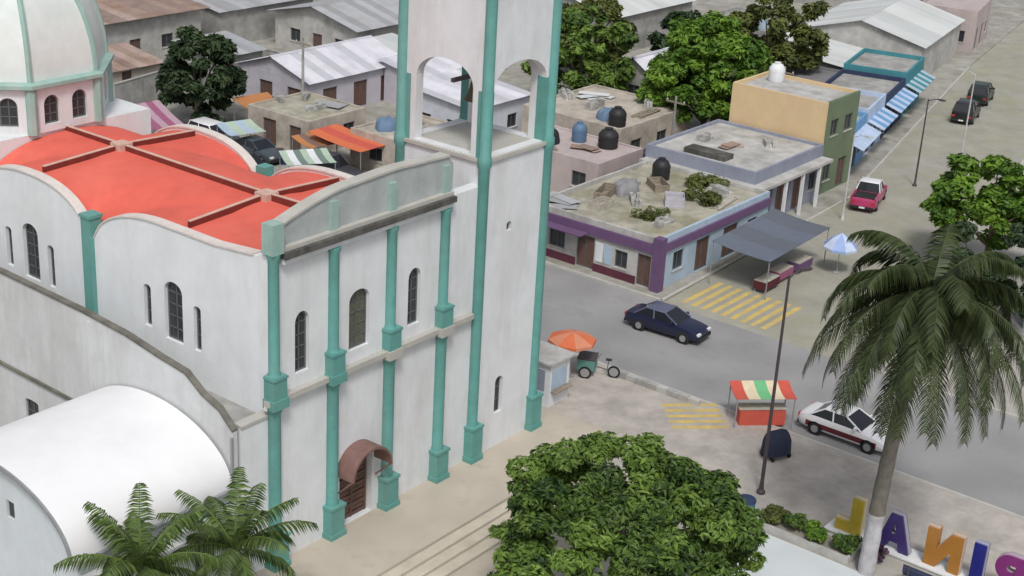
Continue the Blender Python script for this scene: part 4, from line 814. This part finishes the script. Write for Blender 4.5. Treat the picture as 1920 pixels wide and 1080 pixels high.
NAVYC = car_paint('navy_car_paint', (0.012, 0.016, 0.045)); WHITEC = car_paint('white_car_paint', (0.72, 0.72, 0.74)); BURG = car_paint('burgundy_car_paint', (0.10, 0.012, 0.018)); REDC = car_paint('magenta_red_car_paint', (0.42, 0.04, 0.13)); BLACKC = car_paint('black_car_paint', (0.012, 0.012, 0.014)); SILV = car_paint('silver_car_paint', (0.36, 0.37, 0.40)); GREYC = car_paint('slate_car_paint', (0.06, 0.075, 0.09))
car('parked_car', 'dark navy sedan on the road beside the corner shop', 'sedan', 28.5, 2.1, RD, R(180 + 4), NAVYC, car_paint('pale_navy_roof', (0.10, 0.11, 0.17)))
car('taxi', 'white taxi with burgundy sides parked by the tall palm', 'sedan', 24.0, -11.1, RD, R(180), WHITEC, None, BURG, cat='taxi')
car('pickup_truck', 'magenta red pickup with a white roof driving along the side road', 'pickup', 58.4, 4.3, RD, R(-75), REDC, WHITEC, cat='pickup')
car('parked_car', 'black car parked by the teal shop', 'suv', 86.5, 8.6, RD, R(-78), BLACKC)
car('parked_car', 'black car with a green tint behind the other one by the teal shop', 'suv', 93.8, 10.2, RD, R(-78), car_paint('black_green_paint', (0.012, 0.022, 0.018)))
car('parked_truck', 'dark truck on the lot beside the beige concrete house', 'pickup', 52.2, 18.6, G, R(-60), GREYC, cat='truck')
car('parked_van', 'silver lavender van parked beside the spiky dark tree', 'suv', 33.2, 44.6, G, R(180), SILV, WHITEC, cat='van')
car('parked_car', 'black hatchback on the road beside the green striped stall', 'hatch', 30.6, 38.2, RD, R(178), BLACKC)
car('parked_car', 'slate blue car in front of the low olive roofed house', 'sedan', 33.6, 40.4, RD + 0.116, R(176), GREYC)
car('parked_car', 'dark grey car under the orange awning', 'suv', 34.0, 33.4, RD + 0.116, R(182), car_paint('dark_grey_paint', (0.05, 0.055, 0.065)))

# ------------------------------------------------------------------ stalls, parasols, tents
def fabric(name, c): return mat(name, c, 0.85, 0.08, 2.5, 0.1, 8)
def awning(name, label, x, y, w, d, h0, h1, mats, rz=0.0, z=G, cat='awning', posts=True, strips=6, under=None):
    t = thing(name, label, cat, (x, y, z), rz)
    sw_ = w / strips
    for i in range(strips):
        st = []; n = 5
        for j in range(n + 1):
            k = j / n; sag = -0.10 * math.sin(PI * k)
            st.append([(sw_ * i, d * k, h0 + (h1 - h0) * k + sag), (sw_ * (i + 1), d * k, h0 + (h1 - h0) * k + sag), (sw_ * (i + 1), d * k, h0 + (h1 - h0) * k + sag + 0.03), (sw_ * i, d * k, h0 + (h1 - h0) * k + sag + 0.03)])
        mb = MB(); loft(mb, st); mb.build('canvas_strip', mats[i % len(mats)], t)
    if posts:
        for xx in (0.05, w - 0.1):
            for yy, hh in ((0.05, h0), (d - 0.1, h1)): bx('post', STEEL, t, xx, xx + 0.05, yy, yy + 0.05, 0, hh)
    if under:
        tp = bx('counter', under, t, w * 0.12, w * 0.88, d * 0.2, d * 0.6, 0, 0.85); bx('counter_top', PALEWOOD, tp, w * 0.10, w * 0.90, d * 0.17, d * 0.63, 0.851, 0.9)
    return t
def parasol(label, x, y, h, r, mats, z=G, gores=8, flat=0.35):
    t = thing('parasol', label, 'parasol', (x, y, z))
    MB().tube([(0, 0, 0.05), (0, 0, h + 0.08)], [0.025, 0.02], 8).build('pole', PALESTEEL, t); MB().lathe([(0.25, 0), (0.25, 0.06), (0.05, 0.1)], 0, 0, 12).build('base', CONC, t)
    for k in range(gores):
        a, b = 2 * PI * k / gores, 2 * PI * (k + 1) / gores; mb = MB()
        P = lambda rr, an, zz: (rr * math.cos(an), rr * math.sin(an), zz)
        zs2 = [h, h - flat * 0.42, h - flat]; rs2 = [0.03, r * 0.55, r]
        for i in range(2): mb.hexa([P(rs2[i], a, zs2[i]), P(rs2[i], b, zs2[i]), P(rs2[i + 1], b, zs2[i + 1]), P(rs2[i + 1], a, zs2[i + 1])], [P(rs2[i], a, zs2[i] + 0.02), P(rs2[i], b, zs2[i] + 0.02), P(rs2[i + 1], b, zs2[i + 1] + 0.02), P(rs2[i + 1], a, zs2[i + 1] + 0.02)])
        mb.hexa([P(r, a, h - flat - 0.14), P(r, b, h - flat - 0.14), P(r, b, h - flat), P(r, a, h - flat)], [P(r * 0.98, a, h - flat - 0.14), P(r * 0.98, b, h - flat - 0.14), P(r * 0.98, b, h - flat), P(r * 0.98, a, h - flat)])
        mb.build('gore', mats[k % len(mats)], t)
ORF = fabric('orange_canvas', (0.62, 0.16, 0.07)); ORF2 = fabric('faded_orange_canvas', (0.60, 0.24, 0.14)); OBR = fabric('orange_brown_canvas', (0.46, 0.20, 0.08)); REDF = fabric('red_canvas', (0.55, 0.10, 0.07)); CREAM = fabric('cream_canvas', (0.68, 0.58, 0.40)); GRNF = fabric('green_canvas', (0.16, 0.46, 0.22)); SLATE = fabric('slate_blue_tarp', (0.13, 0.15, 0.19)); SLATE2 = fabric('slate_tarp', (0.115, 0.13, 0.155)); LBLUE = fabric('light_blue_canvas', (0.30, 0.40, 0.66)); PBLUE = fabric('pale_blue_canvas', (0.50, 0.58, 0.74)); PGREEN = fabric('pale_green_canvas', (0.40, 0.50, 0.40)); DGREEN = fabric('grey_green_canvas', (0.16, 0.22, 0.19)); MAG = fabric('magenta_canvas', (0.30, 0.10, 0.18)); CRIM = fabric('crimson_canvas', (0.42, 0.05, 0.07)); MRED = fabric('dark_red_cloth', (0.09, 0.02, 0.03))
parasol('orange parasol beside the bell tower', 19.9, 2.5, 2.45, 1.25, [ORF, ORF2], RD + 0.116, flat=0.4)
parasol('light blue parasol on the side road by the palm', 44.0, -0.5, 2.6, 1.1, [LBLUE, PBLUE], RD, flat=0.85)
q = px(1365, 448, 2.0); 
t = awning('market_tent', 'slate blue tarp stall on the corner of the side road', 36.6, 0.4, 8.2, 3.9, 2.45, 2.75, [SLATE, SLATE2], R(2), RD, 'stall', strips=4)
for i, (dx, dy, m, l) in enumerate([(0.8, 0.5, MRED, 'dark red cloth covered table at the kerb end of the slate tarp stall'), (2.9, 0.7, MAG, 'magenta cloth covered table under the slate tarp'), (5.2, 0.6, PURPLE, 'purple table under the slate tarp stall')]):
    tb = thing('market_table', l, 'table', (36.6 + dx, 0.4 + dy, RD))
    bx('table_top', PALEWOOD, tb, 0, 1.7, 0, 0.8, 0.74, 0.78); bx('cloth', m, tb, -0.02, 1.72, -0.02, 0.82, 0.25, 0.735)
    for a in (0.05, 1.6):
        for b in (0.05, 0.7): bx('leg', STEEL, tb, a, a + 0.05, b, b + 0.05, 0, 0.249)
awning('shop_awning', 'orange brown awning over the market pavement behind the church', 36.9, 44.9, 3.2, 2.2, 2.1, 2.45, [OBR], R(-8), strips=3)
awning('shop_awning', 'bright orange red awning left of the belfry', 35.0, 31.6, 3.0, 5.2, 2.15, 2.5, [ORF, REDF], R(0), strips=3)
awning('market_stall', 'stall with pale green and white striped canvas behind the church roof', 30.0, 33.6, 3.4, 2.6, 1.9, 2.15, [PGREEN, WHITE, DGREEN], R(-30), RD, 'stall', strips=7, under=WOOD)
awning('market_stall', 'brown canvas stall beside the green striped one', 33.9, 35.4, 2.4, 2.4, 1.9, 2.2, [OBR, fabric('brown_canvas', (0.20, 0.13, 0.11))], R(-10), RD, 'stall', strips=4, under=WOOD)
awning('market_stall', 'crimson canvas stall behind the dome', 26.0, 46.6, 3.0, 2.6, 1.9, 2.2, [CRIM, MAG], R(-12), RD, 'stall', strips=4, under=WOOD)
awning('market_stall', 'magenta canvas stall near the spiky dark tree', 29.2, 46.0, 2.4, 3.4, 1.7, 2.9, [MAG, fabric('pink_grey_canvas', (0.42, 0.28, 0.34))], R(-5), RD, 'stall', strips=4, under=WOOD)
awning('market_stall', 'pale canvas stall under the spiky dark tree', 31.6, 41.0, 2.8, 2.4, 2.0, 2.3, [PALEBLUE, PGREEN], R(-15), RD, 'stall', strips=4, under=WOOD)
awning('vendor_cart', 'vendor cart with red, cream and green canopy panels by the white taxi', 20.7, -6.7, 3.0, 1.5, 1.55, 1.8, [REDF, CREAM, GRNF, CREAM, REDF], R(-45), G + 0.013, 'cart', strips=5, under=REDF)
# kiosk beside the tower
ks = thing('kiosk', 'white kiosk with blue posters standing against the bell tower', 'kiosk', (16.2, 1.1, G))
bx('body', WHITE, ks, 0, 1.6, 0, 2.2, 0, 2.3); bx('roof', CONC_L, ks, -0.2, 1.8, -0.2, 2.4, 2.301, 2.42)
bx('poster', PALEBLUE, ks, 0.15, 1.35, -0.03, -0.002, 0.9, 1.9); bx('counter', WOOD, ks, 0.1, 1.5, -0.35, -0.031, 0.8, 0.86); bx('poster', GREYB, ks, -0.03, -0.002, 0.3, 1.8, 0.8, 1.9)
# tricycle cart beside the kiosk
tc = thing('tricycle_cart', 'teal tricycle cart beside the orange parasol', 'cart', (20.9, 1.6, G), R(25))
bx('box', paint('cart_teal', (0.12, 0.28, 0.24)), tc, -0.5, 0.5, 0, 0.9, 0.42, 1.0); bx('box_lid', DARKSTEEL, tc, -0.53, 0.53, -0.03, 0.93, 1.002, 1.05)
for x, y in ((-0.58, 0.45), (0.58, 0.45), (0, -0.95)):
    c = MB(); rg = lambda r, xx: [(xx, y + r * math.cos(2 * PI * i / 16), 0.33 + r * math.sin(2 * PI * i / 16)) for i in range(16)]
    loft(c, [rg(0.33, x - 0.03), rg(0.33, x + 0.03)]); wv = c.build('wheel', TYRE, tc); c = MB(); loft(c, [rg(0.24, x - 0.035), rg(0.24, x + 0.035)]); c.build('rim', RIM, wv)
MB().tube([(0, 0, 0.5), (0, -0.4, 0.45), (0, -0.95, 0.33)], [0.03] * 3, 6).build('frame', DARKSTEEL, tc); MB().tube([(0, -0.6, 0.45), (0, -0.65, 0.95)], [0.02] * 2, 6).build('seat_post', DARKSTEEL, tc)
bx('saddle', BLACKP, tc, -0.1, 0.1, -0.8, -0.5, 0.95, 1.0); MB().tube([(-0.3, -0.2, 1.1), (0, -0.1, 1.06), (0.3, -0.2, 1.1)], [0.018] * 3, 6).build('handlebar', DARKSTEEL, tc)
# tarp-covered cart in front of the taxi
tcv = thing('covered_cart', 'cart under a dark navy tarp beside the lamp post', 'cart', (19.6, -9.6, G + 0.013), R(-20))
st = []
for zz, k in ((0.28, 1.06), (0.5, 1.04), (0.9, 1.0), (1.15, 0.86), (1.28, 0.5)):
    st.append([(0.75 * k * (1 + 0.06 * math.sin(5 * a)) * math.cos(a), 0.55 * k * (1 + 0.06 * math.cos(4 * a)) * math.sin(a), zz + 0.05 * math.sin(3 * a)) for a in [2 * PI * i / 20 for i in range(20)]])
mb = MB(); loft(mb, st); mb.build('tarp', fabric('navy_tarp', (0.022, 0.028, 0.055)), tcv, smooth=60)
for x in (-0.5, 0.5):
    for y in (-0.35, 0.35):
        c = MB(); loft(c, [[(xx, y + 0.15 * math.cos(2 * PI * i / 12), 0.15 + 0.15 * math.sin(2 * PI * i / 12)) for i in range(12)] for xx in (x - 0.03, x + 0.03)]); c.build('wheel', TYRE, tcv)

# ------------------------------------------------------------------ lamp posts and poles
def lamp(label, x, y, z, h, m, arm=1.0, rz=0.0, r=0.09, group=None):
    t = thing('street_lamp', label, 'street lamp', (x, y, z), rz, group)
    MB().lathe([(r * 2.2, 0), (r * 2.2, 0.12), (r * 1.3, 0.2), (r, 0.6), (r * 0.6, h)], 0, 0, 10).build('pole', m, t, smooth=40)
    MB().tube([(0, 0, h - 0.12), (arm * 0.5, 0, h + 0.08), (arm, 0, h + 0.12)], [r * 0.5, r * 0.4, r * 0.35], 7).build('arm', m, t)
    hdm = MB(); loft(hdm, [[(arm - 0.1, -0.07, h + 0.08), (arm - 0.1, 0.07, h + 0.08), (arm - 0.1, 0.05, h + 0.18), (arm - 0.1, -0.05, h + 0.18)], [(arm + 0.3, -0.13, h + 0.08), (arm + 0.3, 0.13, h + 0.08), (arm + 0.3, 0.1, h + 0.2), (arm + 0.3, -0.1, h + 0.2)], [(arm + 0.5, -0.08, h + 0.1), (arm + 0.5, 0.08, h + 0.1), (arm + 0.5, 0.06, h + 0.17), (arm + 0.5, -0.06, h + 0.17)]])
    ho = hdm.build('lamp_head', m, t); bx('lens', PALESTEEL, ho, arm - 0.02, arm + 0.36, -0.08, 0.08, h + 0.06, h + 0.079)
lamp('tall dark street lamp on the plaza walk beside the vendor cart', 16.1, -10.8, G + 0.012, 10.4, DARKSTEEL, 0.7, R(-20))
lamp('pale street lamp in front of the magenta red pickup', 53.6, 3.9, RD, 6.0, PALESTEEL, 0.8, R(-90), 0.075)
lamp('dark street lamp on the side road before the pale one by the palm', 64.8, 3.6, RD, 6.6, DARKSTEEL, 0.8, R(-90), 0.075)
lamp('pale street lamp on the side road between the two dark cars and the palm', 69.5, 2.2, RD, 8.0, PALESTEEL, 0.8, R(90), 0.075)
def upole(label, x, y, h, z=G):
    t = thing('utility_pole', label, 'utility pole', (x, y, z)); MB().tube([(0, 0, 0), (0, 0, h)], [0.14, 0.09], 9).build('pole', CONC, t, smooth=50)
    bx('crossarm', WOOD, t, -0.05, 0.05, -0.8, 0.8, h - 0.5, h - 0.4)
    for yy in (-0.7, 0.0, 0.7): MB().lathe([(0.04, h - 0.399), (0.06, h - 0.33), (0.03, h - 0.25)], 0, yy, 8).build('insulator', PALESTEEL, t)
upole('utility pole beside the beige concrete house', 52.6, 17.4, 6.0); upole('utility pole beside the tan building and block shed', 63.4, 14.6, 7.0); upole('utility pole at the end of the lavender market shed', 41.6, 44.0, 7.0)
upole('utility pole in front of the white house', 45.2, 29.4, 6.5)

# ------------------------------------------------------------------ coloured letters, planting and bench on the plaza
LT = {'L': ([(0, 0), (1.15, 0), (1.15, 0.48), (0.5, 0.48), (0.5, 1.65), (0, 1.65)], []),
      'A': ([(0, 0), (0.42, 0), (0.52, 0.38), (0.95, 0.38), (1.05, 0), (1.45, 0), (0.98, 1.65), (0.48, 1.65)], [[(0.60, 0.72), (0.87, 0.72), (0.735, 1.25)]]),
      'N': ([(0, 0), (0.45, 0), (0.45, 0.85), (1.0, 0), (1.5, 0), (1.5, 1.7), (1.05, 1.7), (1.05, 0.85), (0.5, 1.7), (0, 1.7)], []),
      'I': ([(0, 0), (0.5, 0), (0.5, 1.75), (0, 1.75)], [])}
bowl = [(1.25 - 0.0, 1.2)]
pout = [(0, 0), (0.5, 0), (0.5, 0.62), (0.75, 0.62)] + [(0.75 + 0.56 * math.sin(PI * i / 10), 1.185 - 0.565 * math.cos(PI * i / 10)) for i in range(1, 10)] + [(0.75, 1.75), (0, 1.75)]
LT['P'] = (pout, [[(0.5, 1.02), (0.72, 1.02)] + [(0.72 + 0.165 * math.sin(PI * i / 6), 1.185 - 0.165 * math.cos(PI * i / 6)) for i in range(1, 6)] + [(0.72, 1.35), (0.5, 1.35)]])
for chn, y1, c, cn in (('L', -15.85, (0.44, 0.33, 0.04), 'yellow'), ('A', -18.05, (0.042, 0.026, 0.125), 'purple'), ('N', -20.2, (0.37, 0.165, 0.03), 'orange'), ('I', -21.15, (0.012, 0.014, 0.17), 'navy blue'), ('P', -22.9, (0.19, 0.02, 0.15), 'magenta')):
    o, h = LT[chn]; t = thing('plaza_letter', 'large %s plaza letter %s standing on the plinth' % (cn, chn), 'letter', (15.45, y1, G + 0.17))
    pm_ = mat('letter_' + cn.split()[0], c, 0.4, 0.06, 2, 0, 1, tuple(min(1, x * 1.3 + 0.02) for x in c), 0.4, 1.2, 1)
    mb = MB(); mb.wall(o, h, lambda u, v, d: (d, u, v), 0.0, 0.42); mb.build('letter_face', pm_, t)
    cxm = sum(p[0] for p in o) / len(o); mb = MB(); mb.wall([(u, v) for u, v in o], h, lambda u, v, d: (d, cxm + (u - cxm) * 1.05, max(0.0, v * 1.025)), 0.10, 0.32); mb.build('letter_edge', mat('letter_edge_' + cn.split()[0], tuple(min(0.8, x * 0.55 + 0.33) for x in c), 0.5, 0.05), t)
pz = thing('letter_plinth', 'low pale plinth carrying the coloured plaza letters', 'plinth', (15.2, -30, G))
bx('base', CONC_L, pz, 0, 0.95, 0, 15.6, 0, 0.10); bx('top_slab', WHITE, pz, -0.04, 0.99, -0.04, 15.64, 0.102, 0.165)
def planter(label, x, y, w, d, h):
    t = thing('planter', label, 'planter', (x, y, G)); bx('wall', CONC_L, t, 0, w, 0, 0.15, 0, h); bx('wall', CONC_L, t, 0, w, d - 0.15, d, 0, h); bx('wall', CONC_L, t, 0, 0.15, 0.151, d - 0.151, 0, h); bx('wall', CONC_L, t, w - 0.15, w, 0.151, d - 0.151, 0, h); bx('soil', GROUND, t, 0.151, w - 0.151, 0.151, d - 0.151, 0, h - 0.08)
planter('long planter with a clipped hedge behind the yellow letter', 13.3, -16.4, 1.3, 4.4, 0.35)
for i in range(4): shrub('hedge_bush', 'clipped green bush in the long planter, %s' % ['next to the palm trunk', 'second from the palm trunk', 'third from the palm trunk', 'at the lamp post end'][i], 13.95, -15.9 + 1.12 * i, 0.62, 0.7, [LEAF_MID, LEAF_BRIGHT, LEAF_MID, LEAF_OLIVE][i], 120 + i, 900, 0.11, G + 0.27, 'hedge bushes in the planter', 'bush')
shrub('flowering_bush', 'dark purple leaved bush beside the palm base', 14.6, -16.95, 0.5, 0.7, leafmat('leaf_purple', (0.03, 0.012, 0.025), (0.12, 0.06, 0.11)), 131, 600, 0.10)
bn = thing('bench', 'navy blue bench behind the coloured letters', 'bench', (13.6, -21.0, G))
for k in range(4): bx('seat_slat', NAVY, bn, 0.06 + 0.12 * k, 0.16 + 0.12 * k, 0, 2.4, 0.42, 0.46)
for k in range(3): bx('back_slat', NAVY, bn, -0.02, 0.02, 0, 2.4, 0.55 + 0.13 * k, 0.65 + 0.13 * k)
for y in (0.2, 2.1): bx('leg', DARKSTEEL, bn, 0.0, 0.5, y, y + 0.08, 0, 0.419); bx('back_post', DARKSTEEL, bn, -0.07, -0.021, y, y + 0.08, 0, 0.95)
bi = thing('litter_bin', 'teal litter bin at the end of the long planter', 'bin', (13.4, -11.5, G))
MB().lathe([(0.30, 0.0), (0.36, 0.1), (0.40, 1.0), (0.42, 1.05)], 0, 0, 14).build('body', TEAL, bi, smooth=40); MB().lathe([(0.43, 1.051), (0.40, 1.15), (0.12, 1.25)], 0, 0, 14).build('lid', NAVY, bi, smooth=40)

# ------------------------------------------------------------------ loose blocks, crates and drums on roofs and lots
blk = MB().box(0, 0.4, 0, 0.2, 0, 0.2).mesh('block', CONC); blk2 = MB().box(0, 0.4, 0, 0.2, 0, 0.2).mesh('block', CONC_L)
def block_stack(label, x, y, z, nx_, ny_, nz_, rz, group, seed):
    r = random.Random(seed); t = thing('block_stack', label, 'concrete blocks', (x, y, z), rz, group)
    for k in range(nz_):
        for i in range(nx_):
            for j in range(ny_):
                if k == nz_ - 1 and r.random() < 0.35: continue
                o = put('block', r.choice((blk, blk2)), t, (0.43 * i + r.uniform(-0.01, 0.01), 0.23 * j, 0.202 * k)); o.rotation_euler[2] = r.uniform(-0.04, 0.04)
for i, (x, y) in enumerate([(53.5, 25.2), (57.2, 22.2), (55.0, 28.0)]): block_stack('stack of grey concrete blocks on the beige house roof, ' + ['in the middle', 'near the bright green tree', 'near the bell tower side trees'][i], x, y, G + 3.1, 4, 3, 3, 0.5 * i, 'block stacks on the beige house roof', i)
for i, (x, y) in enumerate([(35.2, 7.2), (37.8, 10.2), (44.2, 7.4)]): block_stack('stack of grey concrete blocks on the corner shop roof, ' + ['at the purple corner column', 'between the crates and lavender box', 'among the weeds'][i], x, y, G + 2.952, 4, 3, 2, 0.7 * i, 'block stacks on the corner shop roof', 10 + i)
for i, (x, y) in enumerate([(50.6, 13.6), (53.2, 9.4)]): block_stack('stack of grey concrete blocks on the blue grey shop roof, ' + ['behind the dark hatch', 'over the canopy posts'][i], x, y, G + 3.802, 3, 3, 2, 0.7 * i, 'block stacks on the grey shop roof', 20 + i)
for i, (x, y) in enumerate([(38.6, 40.2), (40.6, 42.6), (39.2, 43.4)]): block_stack('stack of grey concrete blocks on the olive roofed house, ' + ['at the drum side', 'in the middle', 'at the market shed side'][i], x, y, G + 2.502, 4, 2, 2, 0.6 * i, 'block stacks on the olive roof', 30 + i)
for i, (x, y) in enumerate([(39.2, 29.2), (41.2, 31.0)]): block_stack('stack of grey concrete blocks on the low beige house roof, ' + ['at the road end', 'beside the black tank'][i], x, y, G + 2.602, 4, 2, 2, 0.9 * i, 'block stacks on the low beige roof', 40 + i)
def drum_(label, x, y, z, m, group):
    t = thing('oil_drum', label, 'drum', (x, y, z), 0, group)
    MB().lathe([(0.29, 0), (0.29, 0.28), (0.305, 0.3), (0.29, 0.32), (0.29, 0.58), (0.305, 0.6), (0.29, 0.62), (0.29, 0.88)], 0, 0, 14).build('body', m, t, smooth=40); MB().lathe([(0.30, 0.881), (0.30, 0.9)], 0, 0, 14).build('lid', DARKSTEEL, t)
for x, y in ((49.2, 16.8), (49.8, 16.3), (48.6, 17.3)): drum_('rusty drum on the lot by the dark truck', x, y, G, METAL_RUST[0], 'rusty drums on the lot')
for x, y in ((34.0, 38.2), (34.3, 38.9)): drum_('dark blue drum in front of the olive roofed house', x, y, G, NAVY, 'blue drums by the olive roofed house')
for i, (x, y) in enumerate([(27.2, 39.4), (28.4, 41.2), (30.2, 38.6), (26.4, 43.2), (30.8, 44.2), (27.6, 31.6), (31.2, 31.0)]):
    crate('pale slatted crate on the road among the market stalls behind the church', x, y, RD, 0.9, 0.6, 0.45, PALEWOOD, 0.8 * i)
    bpy.data.objects['crate' if 'crate.%03d' % (4 + i) not in bpy.data.objects else 'crate.%03d' % (4 + i)]['group'] = 'crates among the market stalls'

# low kerb wall between the pavement and the road beside the bell tower
kw = thing('kerb_wall', 'low weathered kerb wall along the pavement beside the teal tricycle cart', 'wall', (21.5, -4.2, G), 0)
for i in range(8): bx('wall_block', CONC if i % 3 else CONC_L, kw, 0, 0.32, 0.62 * i, 0.62 * i + 0.6, 0, 0.30 + 0.015 * (i % 2))

# scrap sheets, timber and tarps lying on roofs and lots
def scrap(label, x, y, z, rz, mats, n, seed, tilt=0.0):
    r = random.Random(seed); t = thing('sheet_pile', label, 'metal sheets', (x, y, z), rz)
    for i in range(n):
        o = put('sheet', sheet_mesh(r.choice((1.4, 1.9, 2.4)), 0.8, r.choice(mats), 0), t, (r.uniform(-0.5, 0.5), r.uniform(-0.3, 0.3), 0.02 + 0.06 * i)); o.rotation_euler = (0, 0, r.uniform(-0.7, 0.7))
def timber(label, x, y, z, rz, n, L_, m, seed):
    r = random.Random(seed); t = thing('timber_pile', label, 'timber', (x, y, z), rz); pm2 = MB().box(0, L_, 0, 0.16, 0, 0.05).mesh('plank', m)
    for i in range(n): o = put('plank', pm2, t, (r.uniform(-0.3, 0.3), 0.18 * (i % 5), 0.053 * (i // 5))); o.rotation_euler = (0, 0, r.uniform(-0.04, 0.04))
def tarp(label, x, y, z, w, d, h, m, rz, seed):
    r = random.Random(seed); t = thing('covered_pile', label, 'covered pile', (x, y, z), rz); st = []
    for k, zz in ((1.0, 0.0), (0.97, 0.3 * h), (0.88, 0.75 * h), (0.6, h), (0.2, h * 1.05)):
        st.append([(w * k * (1 + 0.12 * math.sin(3 * a + seed)) * math.cos(a), d * k * (1 + 0.1 * math.cos(4 * a)) * math.sin(a), max(0, zz + (0.12 * h * math.sin(5 * a + seed) if zz > 0 else 0))) for a in [2 * PI * i / 22 for i in range(22)]])
    mb = MB(); loft(mb, st); mb.build('tarp', m, t, smooth=50)
    for i in range(3): bx('weight_stone', CONC, t, w * (1.05 + 0.06 * i), w * (1.05 + 0.06 * i) + 0.25, d * (0.6 * i - 0.6), d * (0.6 * i - 0.6) + 0.2, 0, 0.18)
BLACKT = fabric('black_tarp', (0.02, 0.021, 0.026)); BLUET = fabric('faded_blue_tarp', (0.13, 0.20, 0.30)); GREYT = fabric('grey_tarp', (0.25, 0.25, 0.26))
tarp('pile under a black tarp on the pinkish low house', 45.4, 23.4, G + 2.7, 1.2, 0.9, 0.9, BLACKT, 0.4, 1)
tarp('pile under a black tarp on the ground beside the dark truck', 50.2, 18.4, G, 0.9, 1.2, 1.1, BLACKT, 0.2, 2)
tarp('pile under a faded blue tarp on the beige concrete house', 52.6, 23.2, G + 3.1, 0.9, 0.8, 0.7, BLUET, 0.1, 3)
tarp('pile under a grey tarp on the corner shop roof', 39.8, 12.8, G + 2.952, 1.4, 0.8, 0.6, GREYT, 0.3, 4)
tarp('pile under a dark tarp on the block shed roof', 70.2, 18.8, G + 2.602, 1.5, 1.0, 0.7, BLACKT, 0.3, 5)
tarp('pile under a grey tarp beside the white house', 44.6, 35.0, G, 1.0, 1.4, 1.2, GREYT, 0.3, 6)
tarp('pile under a blue tarp on the low beige house roof', 39.6, 33.4, G + 2.602, 1.1, 0.8, 0.7, BLUET, 0.5, 7)
scrap('loose pile of rusty sheets on the pinkish low house', 45.6, 19.4, G + 2.705, 0.3, METAL_RUST, 4, 1); scrap('loose pile of pale sheets on the beige concrete house', 57.4, 26.4, G + 3.105, 0.8, METALS, 4, 2)
scrap('loose pile of grey sheets on the corner shop roof', 34.6, 13.0, G + 2.957, 0.2, METAL_GREY, 4, 3); scrap('loose pile of rusty sheets on the blue grey shop roof', 51.8, 11.4, G + 3.807, 1.1, METAL_RUST, 3, 4)
scrap('loose pile of grey sheets on the olive roofed house', 41.0, 39.6, G + 2.507, 0.4, METAL_GREY, 3, 5); scrap('loose pile of pale sheets on the ground behind the corner shop', 38.6, 18.6, G + 0.005, 0.5, METALS, 4, 6)
timber('pile of pale planks on the corner shop roof beside the weeds', 41.0, 6.4, G + 2.952, 0.15, 12, 2.6, PALEWOOD, 1); timber('pile of brown planks on the pinkish low house', 44.4, 21.6, G + 2.702, 1.2, 10, 2.4, WOOD, 2)
timber('pile of brown planks on the beige concrete house', 54.6, 21.4, G + 3.102, 0.1, 12, 2.8, WOOD, 3); timber('pile of pale planks on the ground behind the corner shop', 35.4, 17.6, G, 0.4, 14, 3.0, PALEWOOD, 4)
timber('pile of dark planks behind the low wall along the road', 36.0, 21.6, G, 1.0, 12, 2.8, WOOD, 5)

house('small_shed', 'small grey sheet roofed shed between the spiky dark tree and the grey walled house', 44.5, 57.5, 5.5, 4.5, 2.4, CONC, 'shed', METAL_GREY, rise=0.6, cat='shed', winx=((1.2, 0.8, 1.1, 1.0),), winy=((1.0, 0.0, 1.0, 2.0), (3.2, 0.8, 1.1, 1.0)))
house('small_shed', 'small rusty roofed shed behind the dark stained wall', 36.0, 60.0, 5.0, 4.5, 2.2, CONC_B, 'shed', METAL_RUST, rise=0.6, cat='shed', winx=((1.2, 0.8, 1.1, 1.0),), winy=((1.0, 0.0, 1.0, 2.0),))
house('small_shed', 'small pale shed beside the lavender market shed', 56.5, 47.8, 4.5, 4.5, 2.5, PALEL, 'shed', METALS, rise=0.5, cat='shed', winx=((1.2, 0.8, 1.1, 1.0),), winy=((1.0, 0.0, 1.0, 2.0),))
bwall('pale wall running back beside the small grey shed', (51.5, 54.5), (51.5, 64.5), 2.0, CONC_L)
shrub('shrub', 'olive bush between the small grey shed and the market shed', 48.5, 55.6, 1.6, 1.8, LEAF_OLIVE, 201, 1200, 0.22)
shrub('shrub', 'green bush beside the small rusty roofed shed', 42.2, 61.5, 1.6, 1.8, LEAF_MID, 203, 1200, 0.22)
